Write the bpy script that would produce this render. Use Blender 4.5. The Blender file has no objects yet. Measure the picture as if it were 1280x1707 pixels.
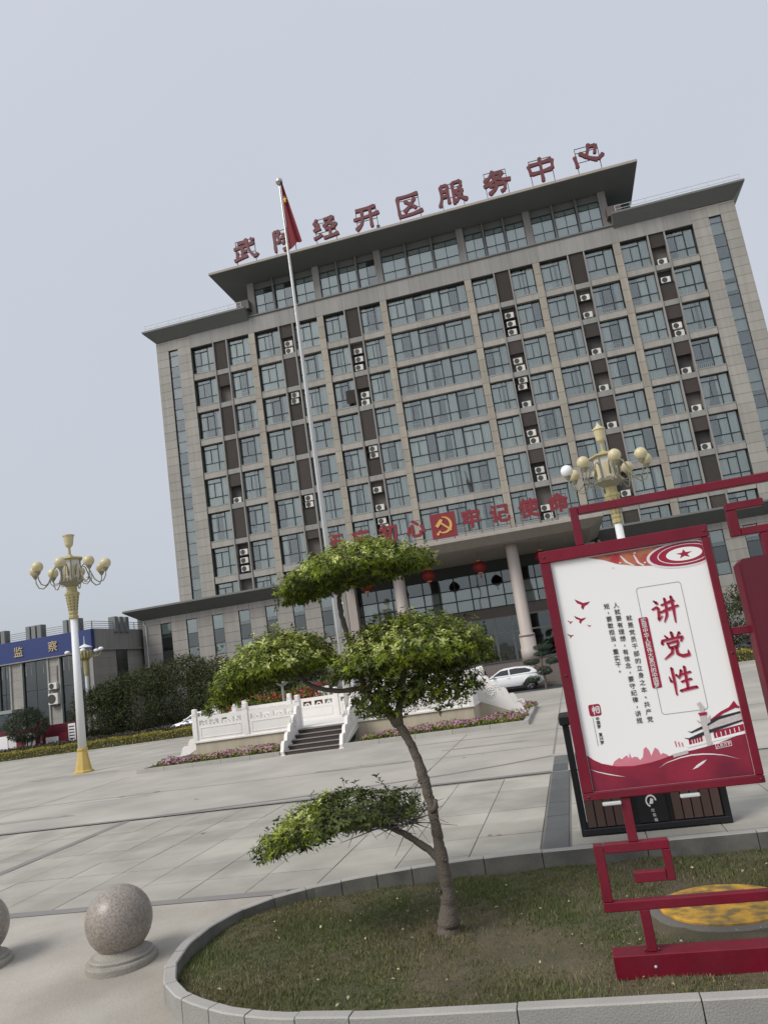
import bpy, math, random
import numpy as np
from mathutils import Matrix, Vector
random.seed(7)
rng = np.random.default_rng(7)
R = math.radians
SC = bpy.context.scene
COL = SC.collection

# ---------------------------------------------------------------- camera
# the place is laid out in the main building's own frame: x along its facade, y into it, z up
YA, PITCH, ROLL = R(-11.90), R(11.136), R(-8.42)
EYE = Vector((0.0, -68.6, 2.8))
def _loc(v):
    d = Vector((math.cos(YA), math.sin(YA), 0)); n = Vector((-math.sin(YA), math.cos(YA), 0))
    return Vector((v.dot(d), v.dot(n), v.z))
_F = Vector((0, math.cos(PITCH), math.sin(PITCH))); _U = Vector((0, -math.sin(PITCH), math.cos(PITCH))); _X = Vector((1, 0, 0))
_R = math.cos(ROLL) * _X + math.sin(ROLL) * _U
_V = -math.sin(ROLL) * _X + math.cos(ROLL) * _U
r_, u_, f_ = _loc(_R), _loc(_V), _loc(_F)
cd = bpy.data.cameras.new('camera'); cam = bpy.data.objects.new('camera', cd); COL.objects.link(cam)
cam.matrix_world = Matrix(((r_.x, u_.x, -f_.x, EYE.x), (r_.y, u_.y, -f_.y, EYE.y), (r_.z, u_.z, -f_.z, EYE.z), (0, 0, 0, 1)))
cd.sensor_fit = 'VERTICAL'; cd.sensor_height = 24.0; cd.lens = 24.0 * 1281 / 1707
cd.clip_start = 0.05; cd.clip_end = 3000
SC.camera = cam

# ---------------------------------------------------------------- sky, sun, exposure
SUN_DIR = Vector((-0.50, -0.50, 0.71)).normalized()      # towards the sun behind thin cloud
w = bpy.data.worlds.new('World'); SC.world = w; w.use_nodes = True
nt = w.node_tree; nt.nodes.clear()
sky = nt.nodes.new('ShaderNodeTexSky'); sky.sky_type = 'NISHITA'; sky.sun_disc = False
sky.sun_elevation = math.asin(SUN_DIR.z); sky.sun_rotation = math.atan2(SUN_DIR.x, SUN_DIR.y)
sky.dust_density = 4.0; sky.air_density = 1.0
b1 = nt.nodes.new('ShaderNodeBackground'); b1.inputs['Strength'].default_value = 0.05
hs = nt.nodes.new('ShaderNodeHueSaturation'); hs.inputs['Saturation'].default_value = 0.35
nt.links.new(sky.outputs[0], hs.inputs['Color']); nt.links.new(hs.outputs[0], b1.inputs[0])
# the even layer of high cloud in front of it
tc = nt.nodes.new('ShaderNodeTexCoord')
nz = nt.nodes.new('ShaderNodeTexNoise'); nz.inputs['Scale'].default_value = 1.6; nz.inputs['Detail'].default_value = 3
nt.links.new(tc.outputs['Generated'], nz.inputs['Vector'])
sx = nt.nodes.new('ShaderNodeSeparateXYZ'); nt.links.new(tc.outputs['Generated'], sx.inputs[0])
cr = nt.nodes.new('ShaderNodeValToRGB')
cr.color_ramp.elements[0].position = 0.0; cr.color_ramp.elements[0].color = (0.40, 0.43, 0.48, 1)
cr.color_ramp.elements[1].position = 0.75; cr.color_ramp.elements[1].color = (0.53, 0.56, 0.63, 1)
nt.links.new(sx.outputs['Z'], cr.inputs[0])
mx = nt.nodes.new('ShaderNodeMix'); mx.data_type = 'RGBA'; mx.blend_type = 'MULTIPLY'; mx.inputs[0].default_value = 0.10
nt.links.new(cr.outputs[0], mx.inputs[6]); nt.links.new(nz.outputs['Fac'], mx.inputs[7])
b2 = nt.nodes.new('ShaderNodeBackground'); b2.inputs['Strength'].default_value = 1.0
nt.links.new(mx.outputs[2], b2.inputs[0])
ad = nt.nodes.new('ShaderNodeAddShader'); wo = nt.nodes.new('ShaderNodeOutputWorld')
nt.links.new(b1.outputs[0], ad.inputs[0]); nt.links.new(b2.outputs[0], ad.inputs[1]); nt.links.new(ad.outputs[0], wo.inputs[0])
sd = bpy.data.lights.new('sun', 'SUN'); sd.energy = 1.9; sd.angle = R(24); sd.color = (1.0, 0.955, 0.88)
so = bpy.data.objects.new('sun', sd); COL.objects.link(so)
so.rotation_euler = (-SUN_DIR).to_track_quat('-Z', 'Y').to_euler(); so.location = (-20, -60, 60)
vs = SC.view_settings; vs.view_transform = 'Standard'; vs.look = 'None'; vs.gamma = 1.0; vs.exposure = 0.0; vs.use_curve_mapping = False

# ---------------------------------------------------------------- materials
MATS = {}
def mat(name, col, rough=0.8, var=0.0, noise=0.0, nscale=2.0, fine=0.0, fscale=60.0, bump=0.0, bscale=80.0, metal=0.0, spec=0.5,
        col2=None, streak=0.0, island=0.0, coat=0.0, transl=0.0):
    """procedural principled material: object / leaf tint (var, island), broad stains (noise), grain (fine), relief (bump), rain streaks and painted curtain folds (streak)"""
    m = bpy.data.materials.new(name); m.use_nodes = True; MATS[name] = m
    t = m.node_tree; t.nodes.clear(); N = t.nodes.new; L = t.links.new
    out = N('ShaderNodeOutputMaterial'); p = N('ShaderNodeBsdfPrincipled'); L(p.outputs[0], out.inputs[0])
    p.inputs['Roughness'].default_value = rough; p.inputs['Metallic'].default_value = metal
    p.inputs['Specular IOR Level'].default_value = spec; p.inputs['Coat Weight'].default_value = coat
    rgb = N('ShaderNodeRGB'); rgb.outputs[0].default_value = (*col, 1); cur = rgb.outputs[0]
    gm = N('ShaderNodeNewGeometry')
    tcn = N('ShaderNodeTexCoord')
    def mult(cur, fac_socket, lo, hi):
        mr = N('ShaderNodeMapRange'); mr.inputs[3].default_value = lo; mr.inputs[4].default_value = hi; L(fac_socket, mr.inputs[0])
        x = N('ShaderNodeMix'); x.data_type = 'RGBA'; x.blend_type = 'MULTIPLY'; x.inputs[0].default_value = 1
        L(cur, x.inputs[6]); L(mr.outputs[0], x.inputs[7]); return x.outputs[2]
    def tex(scale, detail=4, vec=None):
        n = N('ShaderNodeTexNoise'); n.inputs['Scale'].default_value = scale; n.inputs['Detail'].default_value = detail
        L(vec or gm.outputs['Position'], n.inputs['Vector']); return n.outputs['Fac']
    if col2 is not None:
        n = tex(nscale * 0.9, 6)
        mr = N('ShaderNodeMapRange'); mr.inputs[1].default_value = 0.38; mr.inputs[2].default_value = 0.62; L(n, mr.inputs[0])
        x = N('ShaderNodeMix'); x.data_type = 'RGBA'; L(mr.outputs[0], x.inputs[0]); L(cur, x.inputs[6]); x.inputs[7].default_value = (*col2, 1); cur = x.outputs[2]
    if var:
        oi = N('ShaderNodeObjectInfo'); cur = mult(cur, oi.outputs['Random'], 1 - var, 1 + var)
    if island:
        cur = mult(cur, gm.outputs['Random Per Island'], 1 - island, 1 + island)
    if noise:
        cur = mult(cur, tex(nscale, 5), 1 - noise * 1.6, 1 + noise * 1.6)
    if streak:
        mp = N('ShaderNodeMapping'); mp.inputs['Scale'].default_value = (3.0, 3.0, 0.12); L(gm.outputs['Position'], mp.inputs[0])
        cur = mult(cur, tex(1.0, 5, mp.outputs[0]), 1 - streak * 1.6, 1 + streak * 1.2)
    if fine:
        cur = mult(cur, tex(fscale, 3), 1 - fine * 2, 1 + fine * 2)
    L(cur, p.inputs['Base Color'])
    if bump:
        bp = N('ShaderNodeBump'); bp.inputs['Strength'].default_value = bump; bp.inputs['Distance'].default_value = 0.02
        L(tex(bscale, 4), bp.inputs['Height']); L(bp.outputs[0], p.inputs['Normal'])
    if transl:
        tr = N('ShaderNodeBsdfTranslucent'); L(cur, tr.inputs[0]); mxs = N('ShaderNodeMixShader'); mxs.inputs[0].default_value = transl
        L(p.outputs[0], mxs.inputs[1]); L(tr.outputs[0], mxs.inputs[2]); L(mxs.outputs[0], out.inputs[0])
    return m
def glass(name, tint, base=0.06, ior=1.5, rough=0.02):
    m = bpy.data.materials.new(name); m.use_nodes = True; MATS[name] = m
    t = m.node_tree; t.nodes.clear(); N = t.nodes.new; L = t.links.new
    out = N('ShaderNodeOutputMaterial'); tr = N('ShaderNodeBsdfTransparent'); tr.inputs[0].default_value = (*tint, 1)
    gl = N('ShaderNodeBsdfGlossy'); gl.inputs['Roughness'].default_value = rough; gl.inputs[0].default_value = (0.9, 0.95, 0.95, 1)
    fr = N('ShaderNodeFresnel'); fr.inputs[0].default_value = ior
    ma = N('ShaderNodeMath'); ma.operation = 'ADD'; ma.inputs[1].default_value = base; L(fr.outputs[0], ma.inputs[0])
    oi = N('ShaderNodeObjectInfo'); 
    gm = N('ShaderNodeNewGeometry'); nz = N('ShaderNodeTexNoise'); nz.inputs['Scale'].default_value = 0.35; L(gm.outputs['Position'], nz.inputs['Vector'])
    bp = N('ShaderNodeBump'); bp.inputs['Strength'].default_value = 0.06; bp.inputs['Distance'].default_value = 0.3; L(nz.outputs[0], bp.inputs['Height']); L(bp.outputs[0], gl.inputs['Normal'])
    ms = N('ShaderNodeMixShader'); L(ma.outputs[0], ms.inputs[0]); L(tr.outputs[0], ms.inputs[1]); L(gl.outputs[0], ms.inputs[2]); L(ms.outputs[0], out.inputs[0])
    return m
mat('stone', (0.345, 0.325, 0.296), 0.75, var=0.08, noise=0.07, nscale=0.5, fine=0.04, fscale=20, streak=0.17)
mat('stone_yellow', (0.345, 0.314, 0.262), 0.75, var=0.10, noise=0.07, nscale=0.6, fine=0.04, fscale=20, streak=0.18)
mat('stone_grey', (0.29, 0.282, 0.267), 0.75, var=0.07, noise=0.07, nscale=0.4, fine=0.04, fscale=20, streak=0.18)
mat('joint', (0.10, 0.095, 0.085), 0.9)
mat('interior', (0.035, 0.037, 0.038), 0.9, noise=0.1)
mat('cornice', (0.16, 0.165, 0.158), 0.6, noise=0.08, nscale=0.3, streak=0.08)
mat('soffit', (0.145, 0.15, 0.15), 0.65, noise=0.08, nscale=0.3)
mat('canopy_stone', (0.36, 0.33, 0.29), 0.7, noise=0.10, nscale=0.35, streak=0.1)
mat('louver', (0.125, 0.108, 0.098), 0.6, var=0.1, noise=0.05)
mat('frame', (0.020, 0.032, 0.033), 0.45, spec=0.4)
mat('sill', (0.30, 0.31, 0.29), 0.6, var=0.05)
mat('curtain', (0.80, 0.80, 0.755), 0.95, var=0.24, streak=0.26)  # streak paints the light and dark of the pleats into the cloth
mat('rail_white', (0.55, 0.58, 0.58), 0.6)
mat('ac_white', (0.68, 0.67, 0.62), 0.5, var=0.10, noise=0.05, nscale=3, streak=0.08)
mat('ac_fan', (0.06, 0.062, 0.06), 0.6)
glass('glass', (0.88, 0.91, 0.90), 0.10)
glass('glass_dark', (0.32, 0.40, 0.42), 0.10)
glass('glass_frosted', (0.50, 0.55, 0.54), 0.16, rough=0.12)
glass('glass_blue', (0.07, 0.15, 0.20), 0.09)
mat('blind_white', (0.62, 0.65, 0.64), 0.8, var=0.12)
mat('red_sign', (0.21, 0.018, 0.028), 0.5, noise=0.08, nscale=1.5)
mat('red_sign_old', (0.145, 0.034, 0.042), 0.6, noise=0.12, nscale=1.5, streak=0.1)
mat('steel_dark', (0.05, 0.045, 0.045), 0.6)
mat('gold_pale', (0.58, 0.46, 0.27), 0.5, noise=0.06)
mat('gold_paint', (0.62, 0.36, 0.10), 0.5, noise=0.06)
mat('column_stone', (0.45, 0.395, 0.36), 0.55, fine=0.10, fscale=45, streak=0.08)
mat('head_dark', (0.035, 0.040, 0.038), 0.6)
mat('steps_red', (0.165, 0.138, 0.125), 0.7, noise=0.1, fine=0.05, fscale=20)
mat('lantern_red', (0.27, 0.022, 0.02), 0.6, transl=0.2, noise=0.08, nscale=4)
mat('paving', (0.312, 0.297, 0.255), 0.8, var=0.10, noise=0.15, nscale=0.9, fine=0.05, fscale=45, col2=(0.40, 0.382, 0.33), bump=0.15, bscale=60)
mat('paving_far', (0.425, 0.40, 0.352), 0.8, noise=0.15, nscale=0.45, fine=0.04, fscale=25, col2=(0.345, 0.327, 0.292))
mat('patch_dark', (0.30, 0.287, 0.255), 0.85, noise=0.12, nscale=1.5, fine=0.05)
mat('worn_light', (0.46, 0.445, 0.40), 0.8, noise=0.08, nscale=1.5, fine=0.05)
mat('paving_joint', (0.20, 0.19, 0.17), 0.95, noise=0.1, nscale=3)
mat('paving_dark', (0.115, 0.118, 0.118), 0.6, var=0.18, noise=0.14, nscale=3, fine=0.06, fscale=60)
mat('paving_band', (0.225, 0.215, 0.20), 0.8, noise=0.12, nscale=2, fine=0.05)
mat('apron', (0.335, 0.305, 0.265), 0.88, noise=0.2, nscale=0.8, fine=0.06, fscale=35, col2=(0.42, 0.39, 0.34), bump=0.3, bscale=30)
mat('asphalt', (0.065, 0.066, 0.066), 0.85, noise=0.1, fine=0.1, fscale=50)
mat('earth', (0.13, 0.12, 0.09), 0.95, noise=0.2, nscale=0.5)
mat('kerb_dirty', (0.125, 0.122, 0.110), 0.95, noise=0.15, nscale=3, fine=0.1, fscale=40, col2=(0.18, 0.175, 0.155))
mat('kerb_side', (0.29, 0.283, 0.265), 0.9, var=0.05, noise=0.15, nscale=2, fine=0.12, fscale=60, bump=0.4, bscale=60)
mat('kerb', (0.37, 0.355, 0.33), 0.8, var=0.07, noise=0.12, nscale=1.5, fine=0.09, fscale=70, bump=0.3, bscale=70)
mat('soil', (0.085, 0.074, 0.044), 0.98, noise=0.2, nscale=2.2, fine=0.15, fscale=40, bump=0.8, bscale=30, col2=(0.115, 0.092, 0.056))
mat('granite', (0.27, 0.235, 0.205), 0.36, fine=0.42, fscale=42, noise=0.08, nscale=3, spec=0.5)
mat('granite_rough', (0.30, 0.28, 0.245), 0.8, fine=0.16, fscale=60, noise=0.15, nscale=5, bump=0.4, bscale=50)
mat('marble', (0.76, 0.735, 0.70), 0.5, noise=0.05, nscale=0.8, streak=0.05)
mat('marble_open', (0.42, 0.41, 0.38), 0.8)
mat('limestone', (0.48, 0.42, 0.32), 0.75, noise=0.10, nscale=0.8, streak=0.20, fine=0.03)
mat('stair_dark', (0.050, 0.036, 0.032), 0.6, noise=0.1)
mat('stair_nose', (0.30, 0.28, 0.27), 0.6)
mat('steel_pole', (0.55, 0.54, 0.51), 0.32, metal=0.85, noise=0.05)
mat('flag_red', (0.22, 0.025, 0.035), 0.8, transl=0.25, noise=0.08, nscale=2)
mat('flag_gold', (0.75, 0.52, 0.08), 0.8)
mat('lamp_gold', (0.42, 0.36, 0.17), 0.5, noise=0.08, nscale=4, streak=0.05)
mat('lamp_gold_base', (0.55, 0.39, 0.11), 0.5, noise=0.08, nscale=4)
mat('lamp_bronze', (0.25, 0.23, 0.155), 0.5, noise=0.08, nscale=6)
mat('lamp_white', (0.74, 0.75, 0.76), 0.45, streak=0.05)
mat('globe_cream', (0.58, 0.51, 0.31), 0.35, var=0.05, noise=0.06, nscale=5)
mat('globe_white', (0.85, 0.86, 0.87), 0.3)
mat('lamp_pane', (0.60, 0.59, 0.55), 0.4)
mat('car_white', (0.80, 0.81, 0.83), 0.25, coat=0.6, spec=0.5)
mat('car_dark', (0.02, 0.022, 0.024), 0.2, coat=0.8)
mat('car_glass', (0.012, 0.014, 0.015), 0.08, spec=0.7)
mat('tyre', (0.018, 0.018, 0.018), 0.85)
mat('alloy', (0.35, 0.36, 0.37), 0.35, metal=0.8)
mat('tail_red', (0.30, 0.01, 0.01), 0.25)
mat('head_clear', (0.6, 0.62, 0.63), 0.15)
mat('bark', (0.125, 0.105, 0.085), 0.92, noise=0.2, nscale=6, fine=0.12, fscale=60, bump=0.8, bscale=45)
mat('twig', (0.11, 0.098, 0.088), 0.9)
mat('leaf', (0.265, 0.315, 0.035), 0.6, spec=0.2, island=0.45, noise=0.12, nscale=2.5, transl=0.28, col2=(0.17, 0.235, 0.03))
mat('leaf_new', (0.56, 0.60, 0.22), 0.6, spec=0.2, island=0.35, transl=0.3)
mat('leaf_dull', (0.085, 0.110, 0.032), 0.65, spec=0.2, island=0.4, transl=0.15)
mat('leaf_dark', (0.060, 0.066, 0.034), 0.7, spec=0.15, island=0.22, noise=0.28, nscale=0.8, transl=0.15)
mat('leaf_pine', (0.028, 0.052, 0.026), 0.65, island=0.4, transl=0.1)
mat('hedge_yellow', (0.34, 0.30, 0.045), 0.6, island=0.4, noise=0.2, nscale=1.2, transl=0.25)
mat('hedge_green', (0.12, 0.15, 0.03), 0.6, island=0.4, transl=0.2)
mat('hedge_brown', (0.070, 0.055, 0.040), 0.7, island=0.4, transl=0.15)
mat('rose', (0.42, 0.02, 0.05), 0.6, island=0.35)
mat('phlox', (0.38, 0.16, 0.28), 0.7, island=0.35)
mat('grass', (0.100, 0.140, 0.034), 0.7, island=0.4, noise=0.25, nscale=0.9, transl=0.2, col2=(0.125, 0.135, 0.045))
mat('straw', (0.24, 0.19, 0.105), 0.8, island=0.4)
mat('litter', (0.50, 0.45, 0.26), 0.7, island=0.4)
mat('sign_red', (0.172, 0.006, 0.022), 0.42, noise=0.16, nscale=3.5, fine=0.08, fscale=22, spec=0.35, streak=0.10, col2=(0.155, 0.012, 0.026), var=0.05)
mat('sign_dark', (0.105, 0.006, 0.018), 0.5, noise=0.06)
mat('poster_white', (0.88, 0.88, 0.865), 0.22, noise=0.015, nscale=1.5)
mat('print_red', (0.33, 0.012, 0.045), 0.4, noise=0.12, nscale=4)
mat('print_deep', (0.17, 0.012, 0.035), 0.4, noise=0.2, nscale=3, col2=(0.27, 0.018, 0.045))
mat('print_pink', (0.62, 0.20, 0.26), 0.4, noise=0.10, nscale=12)
mat('print_orange', (0.50, 0.20, 0.10), 0.4, noise=0.2, nscale=9, col2=(0.42, 0.03, 0.05))
mat('print_black', (0.03, 0.03, 0.035), 0.4)
mat('print_grey', (0.33, 0.34, 0.34), 0.4)
mat('print_light', (0.78, 0.74, 0.74), 0.4)
mat('print_stone', (0.55, 0.50, 0.50), 0.4, fine=0.25, fscale=90)
mat('bin_black', (0.010, 0.011, 0.013), 0.42)
mat('bin_wood', (0.085, 0.050, 0.042), 0.55, var=0.12, streak=0.15, fine=0.05)
mat('cover_yellow', (0.60, 0.33, 0.035), 0.6, noise=0.18, nscale=7, col2=(0.20, 0.14, 0.05))
mat('concrete', (0.14, 0.13, 0.115), 0.9, noise=0.15, nscale=3, fine=0.1, bump=0.5, bscale=30)
mat('panel_blue', (0.030, 0.050, 0.175), 0.4, noise=0.05)
mat('fin_grey', (0.20, 0.21, 0.21), 0.55, var=0.06)
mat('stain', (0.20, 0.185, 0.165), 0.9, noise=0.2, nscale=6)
M = MATS

# ---------------------------------------------------------------- mesh helpers
class MB:
    def __init__(s): s.v = []; s.f = []; s.m = []
    def add(s, vs, fs, mi=0):
        o = len(s.v); s.v += [tuple(p) for p in vs]; s.f += [tuple(i + o for i in f) for f in fs]; s.m += [mi] * len(fs); return s
    def box(s, x0, x1, y0, y1, z0, z1, mi=0):
        return s.add([(x0,y0,z0),(x1,y0,z0),(x1,y1,z0),(x0,y1,z0),(x0,y0,z1),(x1,y0,z1),(x1,y1,z1),(x0,y1,z1)],
                     [(0,3,2,1),(4,5,6,7),(0,1,5,4),(1,2,6,5),(2,3,7,6),(3,0,4,7)], mi)
    def bbox(s, x0, x1, y0, y1, z0, z1, b=0.01, mi=0):
        """box with chamfered edges"""
        V = []; 
        for z, i in ((z0, b), (z0 + b, 0), (z1 - b, 0), (z1, b)):
            V += [(x0+i+b,y0+i,z),(x1-i-b,y0+i,z),(x1-i,y0+i+b,z),(x1-i,y1-i-b,z),(x1-i-b,y1-i,z),(x0+i+b,y1-i,z),(x0+i,y1-i-b,z),(x0+i,y0+i+b,z)]
        Fs = [tuple(range(7,-1,-1)), tuple(range(24,32))]
        for l in range(3):
            for k in range(8):
                a = l*8+k; c = l*8+(k+1)%8; Fs.append((a, c, c+8, a+8))
        return s.add(V, Fs, mi)
    def frustum(s, lo, hi, mi=0):
        """lo, hi = (x0,x1,y0,y1,z)"""
        a, b = lo, hi
        return s.add([(a[0],a[2],a[4]),(a[1],a[2],a[4]),(a[1],a[3],a[4]),(a[0],a[3],a[4]),(b[0],b[2],b[4]),(b[1],b[2],b[4]),(b[1],b[3],b[4]),(b[0],b[3],b[4])],
                     [(0,3,2,1),(4,5,6,7),(0,1,5,4),(1,2,6,5),(2,3,7,6),(3,0,4,7)], mi)
    def lathe(s, prof, n=16, c=(0,0), mi=0, a0=0.0, cap=True):
        """prof = [(r,z)...] bottom to top"""
        V = []
        for r, z in prof:
            for k in range(n):
                a = a0 + 2*math.pi*k/n; V.append((c[0]+r*math.cos(a), c[1]+r*math.sin(a), z))
        Fs = []
        for l in range(len(prof)-1):
            for k in range(n):
                a = l*n+k; b = l*n+(k+1)%n; Fs.append((a, b, b+n, a+n))
        if cap: Fs.append(tuple(range(n-1,-1,-1))); Fs.append(tuple(range((len(prof)-1)*n, len(prof)*n)))
        return s.add(V, Fs, mi)
    def tube(s, pts, rad, n=6, mi=0, rough=False):
        pts = [Vector(p) for p in pts]; rad = rad if isinstance(rad, (list, tuple)) else [rad]*len(pts)
        if rough:                                            # spline through the joints, uneven girth
            P2 = []; R3 = []; q = [pts[0]*2-pts[1]] + pts + [pts[-1]*2-pts[-2]]
            for i in range(1, len(q)-2):
                m_ = max(2, int((q[i+1]-q[i]).length/.03))
                for k in range(m_):
                    t = k/m_; a, b, c, d = q[i-1], q[i], q[i+1], q[i+2]
                    P2.append(.5*((2*b)+(c-a)*t+(2*a-5*b+4*c-d)*t*t+(3*b-a-3*c+d)*t**3)); R3.append(rad[i-1]+(rad[i]-rad[i-1])*t)
            P2.append(pts[-1]); R3.append(rad[-1])
            pts = [p+Vector((random.gauss(0,.0035), random.gauss(0,.0035), 0)) for p in P2]; rad = [r*(1+.05*math.sin(i*.9)+random.gauss(0,.025)) for i, r in enumerate(R3)]
        V = []; up = Vector((0.13, 0.31, 0.94))
        for i, p in enumerate(pts):
            t = (pts[min(i+1, len(pts)-1)] - pts[max(i-1, 0)]).normalized()
            a = t.cross(up); a = a.normalized() if a.length > 1e-4 else t.orthogonal().normalized(); b = t.cross(a)
            up = -b
            for k in range(n):
                g = 2*math.pi*k/n; V.append(p + rad[i]*(math.cos(g)*a + math.sin(g)*b))
        Fs = []
        for l in range(len(pts)-1):
            for k in range(n):
                a = l*n+k; b = l*n+(k+1)%n; Fs.append((a, a+n, b+n, b))
        Fs.append(tuple(range(n))); Fs.append(tuple(range(len(pts)*n-1, (len(pts)-1)*n-1, -1)))
        return s.add(V, Fs, mi)
    def prism(s, poly, a0, a1, axis='y', mi=0):
        """polygon (2D) extruded: axis y -> (x,z) polygon, axis x -> (y,z), axis z -> (x,y)"""
        def P(q, t): return (q[0], t, q[1]) if axis == 'y' else ((t, q[0], q[1]) if axis == 'x' else (q[0], q[1], t))
        n = len(poly); V = [P(q, a0) for q in poly] + [P(q, a1) for q in poly]
        Fs = [tuple(range(n)), tuple(range(2*n-1, n-1, -1))] + [(k, (k+1)%n+0, (k+1)%n+n, k+n)[::-1] for k in range(n)]
        return s.add(V, Fs, mi)
    def lattice(s, xs, zs, holes, y0, y1, mi=0):
        """one connected frame: grid of bars with rectangular holes, in the x-z plane, y0 front"""
        nx, nz = len(xs), len(zs)
        def solid(i, k):
            if not (0 <= i < nx-1 and 0 <= k < nz-1): return False
            cx, cz = (xs[i]+xs[i+1])/2, (zs[k]+zs[k+1])/2
            return not any(h[0] < cx < h[1] and h[2] < cz < h[3] for h in holes)
        V = [(x, y, z) for y in (y0, y1) for z in zs for x in xs]; n = nx*nz
        I = lambda i, k, b=0: b*n + k*nx + i
        Fs = []
        for i in range(nx-1):
            for k in range(nz-1):
                if not solid(i, k): continue
                a, b, c, d = I(i,k), I(i+1,k), I(i+1,k+1), I(i,k+1)
                Fs.append((a, b, c, d)); Fs.append((d+n, c+n, b+n, a+n))
                if not solid(i-1, k): Fs.append((d, d+n, a+n, a))
                if not solid(i+1, k): Fs.append((b, b+n, c+n, c))
                if not solid(i, k-1): Fs.append((a, a+n, b+n, b))
                if not solid(i, k+1): Fs.append((c, c+n, d+n, d))
        used = sorted({i for f in Fs for i in f}); mp = {u: j for j, u in enumerate(used)}
        return s.add([V[u] for u in used], [tuple(mp[i] for i in f) for f in Fs], mi)
    def mesh(s, name, mats, smooth=False):
        me = bpy.data.meshes.new(name); me.from_pydata(s.v, [], s.f)
        for m in (mats if isinstance(mats, (list, tuple)) else [mats]): me.materials.append(M[m] if isinstance(m, str) else m)
        if any(s.m): me.polygons.foreach_set('material_index', s.m)
        if smooth: me.polygons.foreach_set('use_smooth', [True]*len(me.polygons))
        me.update(); return me
def link(name, me, parent=None, loc=None, rot=None, scale=None):
    o = bpy.data.objects.new(name, me); COL.objects.link(o)
    if parent is not None: o.parent = parent
    if loc is not None: o.location = loc
    if rot is not None: o.rotation_euler = rot
    if scale is not None: o.scale = scale
    return o
def part(name, mb, mats, parent=None, smooth=False, loc=None, rot=None):
    return link(name, mb.mesh(name, mats, smooth), parent, loc, rot)
def tag(o, label, cat, group=None, kind=None):
    o['label'] = label; o['category'] = cat
    if group: o['group'] = group
    if kind: o['kind'] = kind
    return o
def thing(name, label, cat, loc=(0,0,0), rz=0.0, group=None):
    o = bpy.data.objects.new(name, None); COL.objects.link(o); o.location = loc; o.rotation_euler = (0, 0, rz); o.empty_display_size = 0.2
    return tag(o, label, cat, group)
def struct(o, kind='structure'): o['kind'] = kind; return o
def box_part(name, dims, mats, parent=None): return part(name, MB().box(*dims), mats, parent)
_UB = {}
def unit_box(m):
    if m not in _UB: _UB[m] = MB().box(-.5,.5,-.5,.5,-.5,.5).mesh('block', m)
    return _UB[m]
def block(name, m, parent, x0, x1, y0, y1, z0, z1):
    """a cheap rectangular piece sharing one mesh"""
    return link(name, unit_box(m), parent, ((x0+x1)/2, (y0+y1)/2, (z0+z1)/2), None, (x1-x0, y1-y0, z1-z0))
_TXT = {}
def glyph(ch, offset=0.0):
    """outline mesh data of one character, centred, about 1 unit tall, in the x-y plane"""
    k = (ch, offset)
    if k not in _TXT:
        c = bpy.data.curves.new('glyph', 'FONT'); c.body = ch; c.offset = offset; c.resolution_u = 3; c.fill_mode = 'FRONT'
        o = bpy.data.objects.new('glyph', c); COL.objects.link(o); bpy.context.view_layer.update()
        me = bpy.data.meshes.new_from_object(o.evaluated_get(bpy.context.evaluated_depsgraph_get()))
        bpy.data.objects.remove(o)
        V = np.array([v.co[:] for v in me.vertices]).reshape(-1, 3); Fs = [tuple(p.vertices) for p in me.polygons]
        E = {}
        for f in Fs:
            for a, b in zip(f, f[1:] + f[:1]): E[(a, b)] = 1
        rim = [(a, b) for (a, b) in E if (b, a) not in E]
        ctr = (V.min(0) + V.max(0)) / 2; ref = np.array([0.47, 0.36, 0])
        if ch not in '，。、': V = V - ctr
        else: V = V - np.array([0.16, 0.14, 0])
        _TXT[k] = (V, Fs, rim)
    return _TXT[k]
def glyph_mb(mb, ch, cx, cz, size, y0, depth=0.0, offset=0.0, sx=1.0, shear=0.0, rot=0.0, mi=0, bold=0.0):
    """character upright in the x-z plane facing -y; depth > 0 gives a solid letter"""
    V, Fs, rim = glyph(ch, offset)
    ca, sa = math.cos(rot), math.sin(rot)
    P = [((v[0]+shear*v[1])*sx*size, v[1]*size) for v in V]; P = [(cx + a*ca - b*sa, cz + a*sa + b*ca) for a, b in P]
    if bold:
        for q in range(6):
            g = 2*math.pi*q/6+.26
            glyph_mb(mb, ch, cx+bold*size*sx*math.cos(g), cz+bold*size*math.sin(g), size*(1+.0008*q), y0-.0004*(q+1)*(10 if depth else 1), depth, offset, sx, shear, rot, mi)
    front = [(a, y0, b) for a, b in P]; n = len(front)
    if not depth: return mb.add(front, Fs, mi)
    mb.add(front + [(a, y0+depth, b) for a, b in P], Fs + [tuple(i+n for i in f[::-1]) for f in Fs] + [(b, a, a+n, b+n) for a, b in rim], mi)
    return mb
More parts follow.
